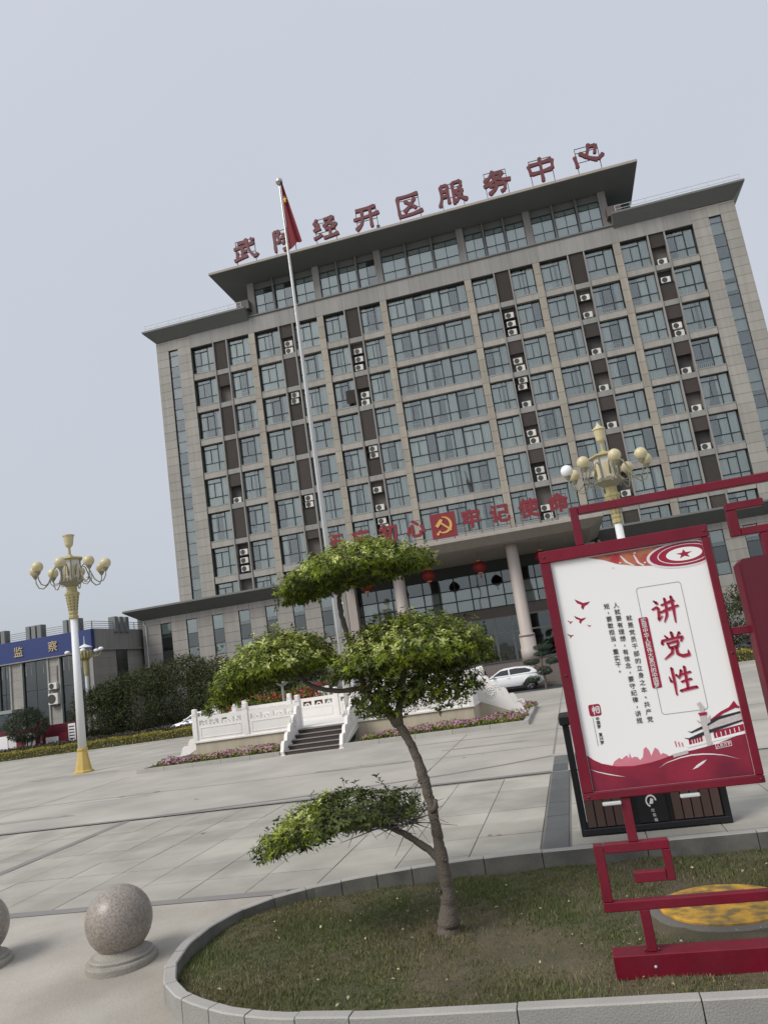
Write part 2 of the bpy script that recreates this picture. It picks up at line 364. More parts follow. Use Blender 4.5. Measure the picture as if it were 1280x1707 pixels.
def leaves(name, P, Nn, size, mats, parent=None, aspect=0.45, spread=0.7, mats_idx=None, droop=0.0, loc=None):
    """leaf-sized folded quads at points P, roughly facing Nn"""
    n = len(P); P = np.asarray(P, float); Nn = np.asarray(Nn, float) + rng.normal(0, spread, (n, 3))
    Nn /= np.linalg.norm(Nn, axis=1)[:, None] + 1e-9
    T = rng.normal(0, 1, (n, 3)); T[:, 2] -= droop; T -= (T*Nn).sum(1)[:, None]*Nn; T /= np.linalg.norm(T, axis=1)[:, None] + 1e-9
    B = np.cross(Nn, T)
    Lh = (size*rng.uniform(0.65, 1.35, n))[:, None]; W = Lh*aspect*0.5
    tip = P + T*Lh; mid = P + T*Lh*0.45
    a = mid + B*W + Nn*W*0.5; b = mid - B*W + Nn*W*0.5
    V = np.stack([P, a, tip, b], 1).reshape(-1, 3)
    i = np.arange(n)*4
    F = np.stack([np.stack([i, i+1, i+2], 1), np.stack([i, i+2, i+3], 1)], 1).reshape(-1, 3)
    me = bpy.data.meshes.new(name); me.vertices.add(len(V)); me.vertices.foreach_set('co', V.ravel())
    me.loops.add(len(F)*3); me.loops.foreach_set('vertex_index', F.ravel().astype(np.int32))
    me.polygons.add(len(F)); me.polygons.foreach_set('loop_start', (np.arange(len(F))*3).astype(np.int32))
    for m in (mats if isinstance(mats, (list, tuple)) else [mats]): me.materials.append(M[m])
    if mats_idx is not None: me.polygons.foreach_set('material_index', np.repeat(np.asarray(mats_idx, np.int32), 2))
    me.update(calc_edges=True); me.validate()
    return link(name, me, parent, loc)
def rosettes(name, P, Q, m, size, mats, parent, aspect, share):
    """whorls of leaves at shoot tips: m leaves fanning out from each point P along its normal Q"""
    n = len(P); P = np.asarray(P, float); Q = Q/np.linalg.norm(Q, axis=1)[:, None] + rng.normal(0, .28, (n, 3)); Q[:, 2] += .35; Q /= np.linalg.norm(Q, axis=1)[:, None]
    pick = rng.choice(len(share), n, p=np.array(share)/sum(share)) if not isinstance(share, np.ndarray) else share
    A = np.cross(Q, rng.normal(0, 1, (n, 3))); A /= np.linalg.norm(A, axis=1)[:, None]; B = np.cross(Q, A)
    V = []; mi = []; sz = size*rng.uniform(.75, 1.3, n)
    for k in range(m):
        g = 2*math.pi*k/m + rng.normal(0, .25, n); up = rng.uniform(.15, .9, n)
        T = np.cos(g)[:, None]*A + np.sin(g)[:, None]*B + up[:, None]*Q; T[:, 2] -= .15; T /= np.linalg.norm(T, axis=1)[:, None]
        W = np.cross(T, Q); W /= np.linalg.norm(W, axis=1)[:, None]+1e-9; Nn = np.cross(W, T)
        L = (sz*rng.uniform(.7, 1.2, n))[:, None]; w_ = L*aspect*.5; b0 = P + Q*(rng.uniform(-.04, .02, n))[:, None]
        V.append(np.stack([b0, b0+T*L*.5+W*w_+Nn*w_*.4, b0+T*L-Nn*L*.12, b0+T*L*.5-W*w_+Nn*w_*.4], 1)); mi.append(pick)
    V = np.concatenate(V).reshape(-1, 3); mi = np.concatenate(mi); n = len(mi); i = np.arange(n)*4
    F = np.stack([np.stack([i, i+1, i+2], 1), np.stack([i, i+2, i+3], 1)], 1).reshape(-1, 3)
    me = bpy.data.meshes.new(name); me.vertices.add(len(V)); me.vertices.foreach_set('co', V.ravel())
    me.loops.add(len(F)*3); me.loops.foreach_set('vertex_index', F.ravel().astype(np.int32))
    me.polygons.add(len(F)); me.polygons.foreach_set('loop_start', (np.arange(len(F))*3).astype(np.int32))
    for q in mats: me.materials.append(M[q])
    me.polygons.foreach_set('material_index', np.repeat(mi.astype(np.int32), 2)); me.update(calc_edges=True); me.validate()
    return link(name, me, parent)
def blob_pts(c, rad, n, shell=0.55, flat=0.0, lumps=6, lump_r=0.35):
    """points near the surface of a lumpy ellipsoid and their outward normals"""
    c = np.array(c); rad = np.array(rad)
    d = rng.normal(0, 1, (n, 3)); d /= np.linalg.norm(d, axis=1)[:, None]
    if flat: d[:, 2] = np.where(d[:, 2] < 0, d[:, 2]*(1-flat), d[:, 2])
    r = shell + (1-shell)*rng.uniform(0, 1, n)**0.6
    ph = rng.normal(0, 1, (lumps, 3)); ph /= np.linalg.norm(ph, axis=1)[:, None]
    g = np.max(np.clip(d @ ph.T, 0, 1)**6, axis=1)
    r = r*(0.86 + lump_r*g)
    return c + d*r[:, None]*rad, d / rad

# ================================================================ THE SETTING
# island outline: outer edge of the kerb, seen from above, from the far right round the left end to the near right
OUT = [(6.0,-57.2),(-1.2,-57.2),(-1.9,-57.28),(-2.6,-57.42),(-3.35,-57.66),(-4.0,-57.93),(-4.48,-58.28),(-4.80,-58.75),(-4.95,-59.3),(-4.95,-59.9),(-4.80,-60.5),
       (-4.55,-60.98),(-4.24,-61.31),(-3.92,-61.53),(-3.5,-61.75),(-3.0,-61.88),(-2.2,-61.95),(6.0,-61.95)]
def resample(pts, step):
    out = [pts[0]]
    for a, b in zip(pts, pts[1:]):
        n = max(1, int(math.hypot(b[0]-a[0], b[1]-a[1])/step))
        out += [(a[0]+(b[0]-a[0])*k/n, a[1]+(b[1]-a[1])*k/n) for k in range(1, n+1)]
    return out
FINE = resample(OUT, 0.06)
def normals(pts):
    out = []
    for i in range(len(pts)):
        a, b = pts[max(0, i-2)], pts[min(len(pts)-1, i+2)]
        tx, ty = b[0]-a[0], b[1]-a[1]; l = math.hypot(tx, ty); out.append((-ty/l, tx/l))   # towards the lawn
    return out
FN = normals(FINE)
KW = 0.13
INN = [(p[0]+q[0]*KW, p[1]+q[1]*KW) for p, q in zip(FINE, FN)]
def far_y(u):      # far edge of the island at u
    c = [(p[0], p[1]) for p in FINE if p[1] > -59.6]
    best = min(c, key=lambda p: abs(p[0]-u)); return best[1]
def left_u(y):     # left edge of the island at y
    c = [p for p in FINE if p[0] < -2.0]
    best = min(c, key=lambda p: abs(p[1]-y)); return best[0]
def apron_z(y): return max(-0.26, -0.06*(-58.2-y)) if y < -58.2 else 0.0

# ground to the horizon
struct(part('ground', MB().add([(-900,-900,-0.5),(900,-900,-0.5),(900,900,-0.5),(-900,900,-0.5)], [(0,1,2,3)]), 'earth'))
# road in front (behind and below the camera) and the sloping concrete apron between road and plaza
mb = MB(); ys = np.linspace(-58.2, -66, 27)
for a, b in zip(ys, ys[1:]):
    for (x0, x1) in ((-60, None), (None, 60)):
        if x1 is None:
            if a > -61.9: xa, xb = left_u(a)+0.08, left_u(b)+0.08
            else: xa = xb = 6.0
            n = 30; q = [(-60+(xa+60)*k/n, -60+(xb+60)*k/n) for k in range(n+1)]
            for (p, r2), (p2, r3) in zip(q, q[1:]):
                mb.add([(p,a,apron_z(a)),(r2,b,apron_z(b)),(r3,b,apron_z(b)),(p2,a,apron_z(a))], [(0,1,2,3)])
        elif a <= -61.9:
            mb.add([(6,a,apron_z(a)),(6,b,apron_z(b)),(60,b,apron_z(b)),(60,a,apron_z(a))], [(0,1,2,3)])
apron = struct(part('pavement', mb, 'apron'))
struct(part('road', MB().add([(-80,-80,-0.264),(80,-80,-0.264),(80,-66,-0.264),(-80,-66,-0.264)], [(0,1,2,3)]), 'asphalt'))

# the plaza: far part one cast sheet, near part slabs of about a metre
plaza = bpy.data.objects.new('plaza', None); COL.objects.link(plaza); plaza['kind'] = 'structure'
mb = MB()
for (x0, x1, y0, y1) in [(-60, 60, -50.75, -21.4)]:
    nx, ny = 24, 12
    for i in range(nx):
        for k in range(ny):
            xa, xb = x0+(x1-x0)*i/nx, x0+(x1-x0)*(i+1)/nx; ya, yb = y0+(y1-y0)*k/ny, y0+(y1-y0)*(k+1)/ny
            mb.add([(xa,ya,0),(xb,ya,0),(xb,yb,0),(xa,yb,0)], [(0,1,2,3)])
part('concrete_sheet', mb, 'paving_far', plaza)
mb = MB(); us = [-60, -20, -5.2] + list(np.linspace(-4.95, -1.2, 26)) + [60]
for a, b in zip(us, us[1:]):
    ya = max(-58.25, far_y(a)+0.02-0.1) if a > -4.96 else -58.25; yb = max(-58.25, far_y(b)-0.08) if b > -4.96 else -58.25
    mb.add([(a,ya,-0.016),(b,yb,-0.016),(b,-50.7,-0.016),(a,-50.7,-0.016)], [(0,1,2,3)])
part('joint_bed', mb, 'paving_joint', plaza)
UX = [-1.93-1.02*k for k in range(-1, 24)]                 # joints across
YJ = [-50.95,-52.37,-53.32,-54.27,-55.15,-56.08,-57.06,-57.96]
def slab(u0, u1, y0, y1, m='paving', name='paving_slab'):
    g = 0.008; u0 += g; u1 -= g; y0 += g; y1 -= g
    lim = lambda u: max(y0, far_y(u)+0.012) if u > -4.96 else y0
    us = [u0] if u1 < -4.9 or u0 > -1.25 else list(np.linspace(u0, u1, 7))
    if len(us) == 1: us = [u0, u1]
    if all(lim(u) <= y0+1e-6 for u in us):
        return block(name, m, plaza, u0, u1, y0, y1, -0.05, random.uniform(-0.003, 0.003))
    us = [u for u in us if lim(u) < y1-0.03]
    if len(us) < 2: return
    poly = [(u, lim(u)) for u in us] + [(us[-1], y1), (us[0], y1)]
    return part(name, MB().prism(poly[::-1], -0.05, 0.0, 'z'), m, plaza)
for i, u1 in enumerate(UX[:-1]):
    u0 = UX[i+1]
    for k, y1 in enumerate(YJ[:-1]):
        if u1 > -1.0: continue
        slab(u0, u1, YJ[k+1], y1)
for k in range(len(YJ)-1):                                    # slabs between strip and pads on the right
    if YJ[k+1] < -57.2 and YJ[k] < -57.2: continue
    slab(-1.93, -0.93, max(YJ[k+1], -57.2), YJ[k])
    for j in range(6): slab(-0.50+1.02*j, 0.52+1.02*j, max(YJ[k+1], -57.2), YJ[k])
ds = [-57.2,-56.06,-55.08,-54.0,-52.85,-51.7,-50.75]
for a, b in zip(ds, ds[1:]): slab(-0.90, -0.53, a, b, 'paving_dark', 'dark_tile')
for a, b in ((-50.72, -49.6), (-49.55, -48.4)): block('dark_tile', 'paving_dark', plaza, -0.90, -0.56, a, b, -0.05, 0.004)
# dark bands set into the paving
def band(pts, wdt, z=0.005, m='paving_band'):
    mb = MB(); V = []
    for i, p in enumerate(pts):
        a, b = pts[max(0, i-1)], pts[min(len(pts)-1, i+1)]; t = Vector((b[0]-a[0], b[1]-a[1])).normalized(); n = Vector((-t.y, t.x))
        V += [(p[0]-n.x*wdt/2, p[1]-n.y*wdt/2, z), (p[0]+n.x*wdt/2, p[1]+n.y*wdt/2, z)]
    mb.add(V, [(2*i, 2*i+2, 2*i+3, 2*i+1) for i in range(len(pts)-1)]); return part('paving_band', mb, m, plaza)
band([(-30,-50.85),(-0.93,-50.62)], 0.20, 0.005)
band([(-10.6,-50.62),(-7.2,-50.25),(-3.5,-49.4),(-2.2,-48.9),(-0.94,-48.3)], 0.14, 0.006)
band([(-11.17,-58.0),(-11.17,-50.9)], 0.22, 0.007)
band([(-30,-58.09),(-4.33,-58.09)], 0.22, 0.006)
band([(-6.0,-42.3),(-0.9,-42.45),(20,-42.4)], 0.09, 0.004); band([(-0.93,-48),(-0.93,-22)], 0.05, 0.004); band([(-0.5,-48),(-0.5,-22)], 0.05, 0.004)
for u in (-24.2, -17.4, -4.1, 2.6, 9.3): band([(u,-50.6),(u,-40.6 if -18 < u < -3 else -22)], 0.035, 0.004)
for y in (-46.2, -30.5, -26): band([(-40, y), (30, y)], 0.035, 0.0045)
# stains, droppings and patches on the plaza
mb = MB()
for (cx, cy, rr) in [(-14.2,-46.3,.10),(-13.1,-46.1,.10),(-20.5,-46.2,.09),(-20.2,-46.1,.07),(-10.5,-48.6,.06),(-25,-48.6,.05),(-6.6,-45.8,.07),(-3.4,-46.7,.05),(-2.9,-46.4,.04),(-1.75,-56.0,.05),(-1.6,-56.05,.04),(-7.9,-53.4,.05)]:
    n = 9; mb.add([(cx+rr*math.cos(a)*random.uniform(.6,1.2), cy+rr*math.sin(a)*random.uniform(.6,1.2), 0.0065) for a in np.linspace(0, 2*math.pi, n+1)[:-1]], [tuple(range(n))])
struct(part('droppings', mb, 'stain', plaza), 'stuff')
for (cx, cy, rx, ry, m) in [(-22.2,-37.3,2.3,.55,'patch_dark'),(-9.3,-53.2,.55,.16,'worn_light'),(-10.4,-53.6,.5,.14,'worn_light'),(-3.2,-53.6,.5,.12,'patch_dark'),(-14.5,-46.6,1.5,.10,'worn_light'),(-6.5,-46.0,1.6,.25,'patch_dark'),(-3.0,-44.5,1.2,.2,'patch_dark'),(-7.0,-56.2,.7,.22,'patch_dark'),(-5.0,-55.4,.5,.3,'worn_light'),(-4.6,-58.3,.0,.0,'patch_dark'),(-16,-48.9,2.2,.2,'patch_dark'),(-1.5,-54.6,.35,.25,'patch_dark')]:  # worn patches; the first is only a darker patch by the left lamp
    if rx and cy > -50: part('paving_patch', MB().add([(cx+rx*math.cos(a)*random.uniform(.7,1.25), cy+ry*math.sin(a)*random.uniform(.6,1.3), 0.0045+.0001*len(plaza.children)%.001) for a in np.linspace(0, 2*math.pi, 23)[:-1]], [tuple(range(22))]), m, plaza)
# driveway in front of the building, its kerb, the planted strips
struct(part('driveway', MB().add([(-60,-21.2,-0.1),(60,-21.2,-0.1),(60,0,-0.1),(-60,0,-0.1)], [(0,1,2,3)]), 'asphalt'))
ek = tag(bpy.data.objects.new('kerb', None), 'low grey kerb along the far edge of the plaza', 'kerb'); COL.objects.link(ek)
for k in range(46): 
    u = -44 + k*1.35
    block('kerbstone', 'kerb', ek, u+0.006, u+1.344, -21.42, -21.2, -0.3, 0.10 if (u < -20 or u > 4) else 0.012)

# ---- the lawn island
isl = thing('kerb', 'rounded grey granite kerb round the grass island with the topiary tree', 'kerb')
acc = 0.0; marks = [0]; 
def seglen(i): return math.hypot(FINE[i+1][0]-FINE[i][0], FINE[i+1][1]-FINE[i][1])
for i in range(len(FINE)-1):
    acc += seglen(i); c = FINE[i]
    want = 1.34 if (c[0] > -1.6 or (c[1] < -61.9 and c[0] > -2.3)) else 0.46
    if acc >= want: marks.append(i+1); acc = 0.0
if marks[-1] != len(FINE)-1: marks.append(len(FINE)-1)
for a, b in zip(marks, marks[1:]):
    ids = list(range(a, b+1)); ids = ids[::3] + ([ids[-1]] if (len(ids)-1) % 3 else [])
    if b-a > 14 and abs(FINE[a][1]-FINE[b][1]) < 1e-3: ids = [a, b]
    top = 0.025 + random.uniform(-0.004, 0.004); bv = 0.012
    V = []; g0 = 0.006
    for j, i in enumerate(ids):
        t = (FN[i][1], -FN[i][0]); s = g0 if j == 0 else (-g0 if j == len(ids)-1 else 0)
        P = lambda off: (FINE[i][0]+FN[i][0]*off+t[0]*s, FINE[i][1]+FN[i][1]*off+t[1]*s)
        for off, z in ((0, -0.5), (0, top-bv), (bv, top), (KW-bv, top), (KW, top-bv), (KW, -0.5)): V.append((*P(off), z))
    Fs = []
    for j in range(len(ids)-1):
        for k in range(5): Fs.append((j*6+k, j*6+k+1, (j+1)*6+k+1, (j+1)*6+k))
    Fs.append(tuple(range(5,-1,-1))); e = (len(ids)-1)*6; Fs.append(tuple(range(e, e+6)))
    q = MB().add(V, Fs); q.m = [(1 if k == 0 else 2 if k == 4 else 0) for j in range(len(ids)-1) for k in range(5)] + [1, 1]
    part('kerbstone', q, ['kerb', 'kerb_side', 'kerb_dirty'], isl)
# soil: fine grid inside the kerb
POLY = np.array(INN + [(6.0-0.0, -61.78)])
def inside(x, y, poly=None):
    px, py = POLY[:, 0], POLY[:, 1]; qx, qy = np.roll(px, -1), np.roll(py, -1)
    c = np.zeros(np.shape(x), bool)
    for a, b, d, e in zip(px, py, qx, qy):
        if b == e: continue
        cond = ((b > y) != (e > y)) & (x < (d-a)*(y-b)/(e-b)+a); c ^= cond
    return c
def soil_z(x, y): return -0.20 + 0.09*np.clip((-2.4-x)/1.8, 0, 1) + 0.02*np.sin(x*1.7+1)*np.cos(y*2.1) + 0.012*np.sin(x*5.1+y*3.3) + 0.05*np.exp(-((x+1.88)**2+(y+59.6)**2)/0.12) - 0.03*np.exp(-((x-1.0)**2+(y+59.5)**2)/0.8)
gx = np.arange(-5.0, 6.01, 0.11); gy = np.arange(-62.0, -57.1, 0.11)
X, Y = np.meshgrid(gx, gy, indexing='ij'); Z = soil_z(X, Y) + rng.normal(0, 0.006, X.shape)
ok = np.zeros(X.shape, bool)
for dx, dy in ((0,0),(.1,0),(-.1,0),(0,.1),(0,-.1)): ok |= inside(X+dx, Y+dy)
idx = -np.ones(X.shape, int); idx[ok] = np.arange(ok.sum())
Fs = [(idx[i,k], idx[i+1,k], idx[i+1,k+1], idx[i,k+1]) for i in range(len(gx)-1) for k in range(len(gy)-1) if min(idx[i,k], idx[i+1,k], idx[i+1,k+1], idx[i,k+1]) >= 0]
struct(part('soil', MB().add(np.stack([X[ok], Y[ok], Z[ok]], 1).tolist(), Fs), 'soil', smooth=True))
# grass
n = 300000
px = rng.uniform(-4.9, 3.6, n); py = rng.uniform(-61.85, -57.3, n); k = inside(px, py); px, py = px[k], py[k]
dens = 0.68 + 0.30*np.sin(px*1.9+0.7)*np.cos(py*1.6+2) + 0.25*np.sin(px*4.3+py*3.1) - 0.35*np.exp(-((px+1.6)**2+(py+60.2)**2)/0.4) - 0.6*np.exp(-((px-0.9)**2+(py+60.2)**2)/0.8) - 0.25*np.exp(-((px+0.6)**2+(py+60.1)**2)/1.2)
dens += 0.35*np.exp(-(py+61.6)**2/0.10) + 0.25*(px < -2.6)
k = rng.uniform(0, 1, len(px)) < np.clip(dens, 0.10, 1); px, py = px[k], py[k]
hole = ((px-1.0)**2/0.85**2 + (py+59.45)**2/0.80**2) > 1; px, py = px[hole], py[hole]
n = len(px); h = rng.uniform(0.015, 0.055, n)*(0.65+0.5*np.clip(np.sin(px*2.3)*np.sin(py*2.9)+.3, 0, 1)); a = rng.uniform(0, 2*math.pi, n); ln = rng.uniform(0.2, 1.3, n)*h; wd = rng.uniform(0.0025, 0.005, n)
zz = soil_z(px, py)
V = np.empty((n, 3, 3)); ca, sa = np.cos(a), np.sin(a)
V[:, 0] = np.stack([px-sa*wd, py+ca*wd, zz-0.006], 1); V[:, 1] = np.stack([px+sa*wd, py-ca*wd, zz-0.006], 1); V[:, 2] = np.stack([px+ca*ln, py+sa*ln, zz+h], 1)
me = bpy.data.meshes.new('grass'); me.vertices.add(n*3); me.vertices.foreach_set('co', V.ravel()); me.loops.add(n*3); me.loops.foreach_set('vertex_index', np.arange(n*3, dtype=np.int32))
me.polygons.add(n); me.polygons.foreach_set('loop_start', (np.arange(n)*3).astype(np.int32)); me.materials.append(M['grass']); me.materials.append(M['straw']); me.polygons.foreach_set('material_index', (rng.uniform(0, 1, n) < np.clip(.17-.25*np.sin(px*1.3+1.2)*np.cos(py*1.9), .08, .7)).astype(np.int32)); me.update(calc_edges=True)
tag(link('grass', me), 'short patchy half dry grass on the kerbed island', 'grass', kind='stuff')
n = 110; px = rng.uniform(-4.6, 3.5, n); py = rng.uniform(-61.7, -57.5, n); k = inside(px, py); px, py = px[k], py[k]
tag(leaves('fallen_leaf', np.stack([px, py, soil_z(px, py)+0.03], 1), np.tile([0,0,1.], (len(px),1)), 0.04, 'litter', spread=0.35, aspect=0.7), 'pale fallen petals and leaves scattered on the grass', 'leaf litter', kind='stuff')

# ================================================================ THE OFFICE BUILDING
C0 = -7.33                                                # its axis of symmetry
bld = thing('office_building', 'wide grey beige office block of nine storeys with an overhanging roof', 'building', (0, 0, 0))
# core
part('core', MB().box(C0-28.45, C0+28.45, 0.78, 16, -0.2, 38.9), 'stone_grey', bld)
part('interior', MB().box(C0-27.3, C0+27.3, 0.72, 0.775, 11.2, 38.4), 'interior', bld)
for s in (-1, 1):                                         # the solid of the two end piers
    x0, x1 = sorted((C0+s*24.72, C0+s*26.13)); part('pier', MB().box(x0, x1, 0.05, 0.8, 0, 38.85), 'joint', bld)
    x0, x1 = sorted((C0+s*27.17, C0+s*28.46)); part('pier', MB().box(x0, x1, 0.05, 0.8, 0, 38.85), 'joint', bld)
    part('pier', MB().box(*sorted((C0+s*26.13, C0+s*27.17)), 0.05, 0.8, 37.52, 38.85), 'joint', bld)
    zr = [11.3 + 0.875*k for k in range(32)]
    for z0 in zr:
        z1 = min(z0+0.875, 38.62)
        if z1 <= z0+.1: continue
        for a, b in ((24.70, 26.13), (27.17, 28.50)):
            x0, x1 = sorted((C0+s*a, C0+s*b))
            block('pier_panel', 'stone', bld, x0+0.006, x1-0.006, random.uniform(-0.004, 0.004), 0.06, z0+0.012, z1-0.012)
    x0, x1 = sorted((C0+s*26.13, C0+s*27.17)); block('pier_panel', 'stone', bld, x0+.006, x1-.006, 0.0, 0.06, 37.53, 38.61)
    # the tall narrow window strip
    zs = [11.3]; k = 0
    while zs[-1] < 37.3: zs.append(zs[-1] + (1.18, 1.14, 1.17)[k % 3]); k += 1
    zs = [z for z in zs if z < 37.0] + [37.5]
    b = 0.04; xs = [x0, x0+b, x1-b, x1]; zz = []; holes = []
    for q, (z0, z1) in enumerate(zip(zs, zs[1:])):
        zz += [z0, z0+b] if q == 0 else [z0-b/2, z0+b/2]; holes.append((x0+b, x1-b, z0+b/2+(b/2 if q == 0 else 0), z1-b/2))
    zz += [37.5-b, 37.5]; holes[-1] = (holes[-1][0], holes[-1][1], holes[-1][2], 37.5-b)
    st = part('window_strip', MB().lattice(xs, zz, holes, 0.16, 0.24), 'frame', bld)
    for q, h in enumerate(holes):
        block('pane', 'glass', st, h[0], h[1], 0.19, 0.205, h[2], h[3])
        if random.random() < 0.75: block('blind', 'blind_white', st, h[0]+.01, h[1]-.01, 0.42, 0.44, h[2] + (0 if random.random() < .6 else (h[3]-h[2])*.4), h[3])
# pilasters, with cladding panels
PIL = [-17.98, -10.66, -4.18, 4.18, 10.66, 17.98]
for p in PIL:
    part('pilaster', MB().box(C0+p-0.29, C0+p+0.29, 0.05, 0.72, 11.2, 37.2), 'joint', bld)
    for k in range(23):
        z1 = 37.25-1.167*k; z0 = max(z1-1.167, 11.3)
        if z1-z0 < .15: break
        block('pilaster_panel', 'stone_yellow', bld, C0+p-0.32, C0+p+0.32, -0.01+random.uniform(-.004,.004), 0.06, z0+0.013, z1-0.013)
# frieze under the cornice
part('frieze', MB().box(C0-24.7, C0+24.7, 0.06, 0.72, 37.27, 38.95), 'joint', bld)
fx = [-24.7] + sorted([p-0.33 for p in PIL] + [p+0.33 for p in PIL] + [-22.3,-20.6,-15.3,-13.2,-8.3,-6.5,-1.4,1.4,6.5,8.3,13.2,15.3,20.6,22.3]) + [24.7]
for a, b in zip(fx, fx[1:]): block('frieze_panel', 'stone_grey', bld, C0+a+.006, C0+b-.006, -0.015+random.uniform(-.003,.003), 0.07, 37.262, 38.94)
# windows -----------------------------------------------------------------
WX = [0,.07,.735,.805,1.465,1.555,2.23,2.3]; WZ = [0,.06,.90,.99,2.335,2.425,2.79,2.86]
HOLES = [(.07,1.465,.06,.90),(1.555,2.23,.06,.90),(.07,.735,.99,2.335),(.805,1.465,.99,2.335),(.07,1.465,2.425,2.79),(1.555,2.23,.99,2.79)]
win_me = MB().lattice(WX, WZ, HOLES, 0.0, 0.07).mesh('window', 'frame')
pane_me = [MB().box(h[0]-.006,h[1]+.006,0.03,0.042,h[2]-.006,h[3]+.006).mesh('pane', 'glass') for h in HOLES]
def curtain_mesh(x0, x1, z0=0.06, z1=2.84, gather=0.0):
    n = max(6, int((x1-x0)/0.035)); V = []
    for i in range(n+1):
        t = i/n; x = x0+(x1-x0)*t; y = 0.13+0.055*math.sin(t*(x1-x0)*25+x0*9)+0.02*math.sin(t*(x1-x0)*61)
        xb = x if not gather else x0+(x-x0)*(1-gather)
        V += [(xb, y, z0), (x, y, z1)]
    return MB().add(V, [(2*i, 2*i+2, 2*i+3, 2*i+1) for i in range(n)]).mesh('curtain', 'curtain', True)
CUR = {k: curtain_mesh(*k) for k in [(.03,2.27),(.03,1.05),(.03,.8),(1.25,2.27),(1.5,2.27),(.75,2.27),(.03,1.5),(.03,.55),(1.75,2.27)]}
CUR['g'] = curtain_mesh(.03, .9, gather=0.55)
SETS = [[(.03,2.27)]]*5 + [[(.03,1.05),(1.25,2.27)]]*3 + [[(.03,.8),(1.5,2.27)]]*3 + [[(.75,2.27)], [(.03,1.5)], [(.03,1.5),(1.75,2.27)], [(.03,.55),(1.25,2.27)], [(.03,.55),(1.75,2.27)], ['g',(1.25,2.27)], [(1.5,2.27)]]
gx_ = [.0,.025] + [v for k in range(1, 9) for v in (k*.155-.012, k*.155+.012)] + [1.375,1.40]
guard_me = MB().lattice(gx_, [0,.03,.52,.56], [(gx_[2*k+1], gx_[2*k+2], .03, .52) for k in range(9)], 0.0, 0.02).mesh('guard_rail', 'rail_white')
sill_me = MB().bbox(-0.02,2.32,-0.38,0.06,-0.05,0.035,0.01).mesh('sill', 'sill')
def window(x, z, wd, dark=False):
    o = link('window', win_me, bld, (x, 0.45, z), None, (wd/2.3, 1, 1))
    for pm in pane_me: link('pane', pm, o, None, (R(random.uniform(-.5,.5)), 0, R(random.uniform(-.6,.6))))
    for c in random.choice(SETS): link('curtain', CUR[c], o, (0, random.uniform(0,.02), 0))
    if random.random() < 0.33: link('guard_rail', guard_me, o, (random.choice((.05, .05, .8)), 0.10, 0.06))
    link('sill', sill_me, o)
    return o
SPANS = []                                                 # (x0, x1) of every window module between pilasters
for lo, hi in ((-24.68,-18.30),(-17.66,-10.98),(-10.34,-4.50),(4.50,10.34),(10.98,17.66),(18.30,24.68)):
    mid = (lo+hi)/2; SPANS.append((lo, mid-0.73, mid+0.73, hi))
def sill_z(r): return 34.33 - 3.5*(r-1)
slot_me = {}
for r in range(1, 9):
    z = sill_z(r)
    for lo, a, b, hi in SPANS:
        window(C0+lo+.02, z+.03, a-lo-.06); window(C0+b+.04, z+.03, hi-b-.06)
    for j in range(3): window(C0-3.86+j*2.575, z+.03, 2.565)
    # spandrels
    for lo, a, b, hi in SPANS:
        for x0, x1 in ((lo, a-.05), (b+.05, hi)): block('spandrel_panel', 'stone', bld, C0+x0+.004, C0+x1-.004, 0.10, 0.70, z-0.60, z-0.015)
        block('spandrel_panel', 'stone_grey', bld, C0+a+.07, C0+b-.07, 0.09, 0.70, z-0.60, z-0.10)
    for x0, x1 in ((-3.87,-1.3),(-1.3,1.3),(1.3,3.87)): block('spandrel_panel', 'stone', bld, C0+x0+.004, C0+x1-.004, 0.10, 0.70, z-0.60, z-0.015)
for lo, a, b, hi in SPANS:                                   # stone fins beside the air-conditioner slots
    for x in (a, b): part('fin', MB().box(C0+x-0.06, C0+x+0.06, -0.005, 0.70, 11.2, 37.255), 'stone_grey', bld)
# louvres of the slots and the outdoor units on their ledges
def louver_mesh(h):
    mb = MB(); V = []; n = int(h/0.09); st = h/n
    prof = []
    for k in range(n): prof += [(0.0, k*st), (0.045, (k+.12)*st), (0.045, (k+.5)*st)]
    prof += [(0.0, h)]
    for y, z in prof: V += [(0, y, z), (1.30, y, z)]
    mb.add(V, [(2*i, 2*i+1, 2*i+3, 2*i+2) for i in range(len(prof)-1)]); return mb.mesh('louver', 'louver')
LV = {'full': louver_mesh(2.92), 'half': louver_mesh(1.25), 'low': louver_mesh(1.55), 'third': louver_mesh(0.8)}
def ac_parts(big=False):
    w_, h_, d_ = (0.80, 0.58, 0.32) if not big else (0.95, 0.98, 0.36)
    body = MB().bbox(-w_/2, w_/2, -d_/2, d_/2, 0.03, h_, 0.02).box(-w_/2+.06, -w_/2+.14, -d_/2+.02, d_/2-.02, 0, .03).box(w_/2-.14, w_/2-.06, -d_/2+.02, d_/2-.02, 0, .03).mesh('casing', 'ac_white')
    mb = MB(); cx, cz, r = -w_*0.13, h_/2+.01, h_*0.40
    for r0, r1 in ((0, .22*r), (.32*r, .46*r), (.56*r, .70*r), (.80*r, r)):
        n = 20; V = []
        for k in range(n):
            g = 2*math.pi*k/n; V += [(cx+r0*math.cos(g), -d_/2-.012, cz+r0*math.sin(g)), (cx+r1*math.cos(g), -d_/2-.012, cz+r1*math.sin(g))]
        mb.add(V, [(2*k, 2*k+1, 2*((k+1)%n)+1, 2*((k+1)%n)) for k in range(n)])
    n = 20; mb.add([(cx+r*1.04*math.cos(2*math.pi*k/n), -d_/2-.006, cz+r*1.04*math.sin(2*math.pi*k/n)) for k in range(n)], [tuple(range(n))])
    return body, mb.mesh('fan_grille', 'ac_fan')
AC, ACB = ac_parts(), ac_parts(True)
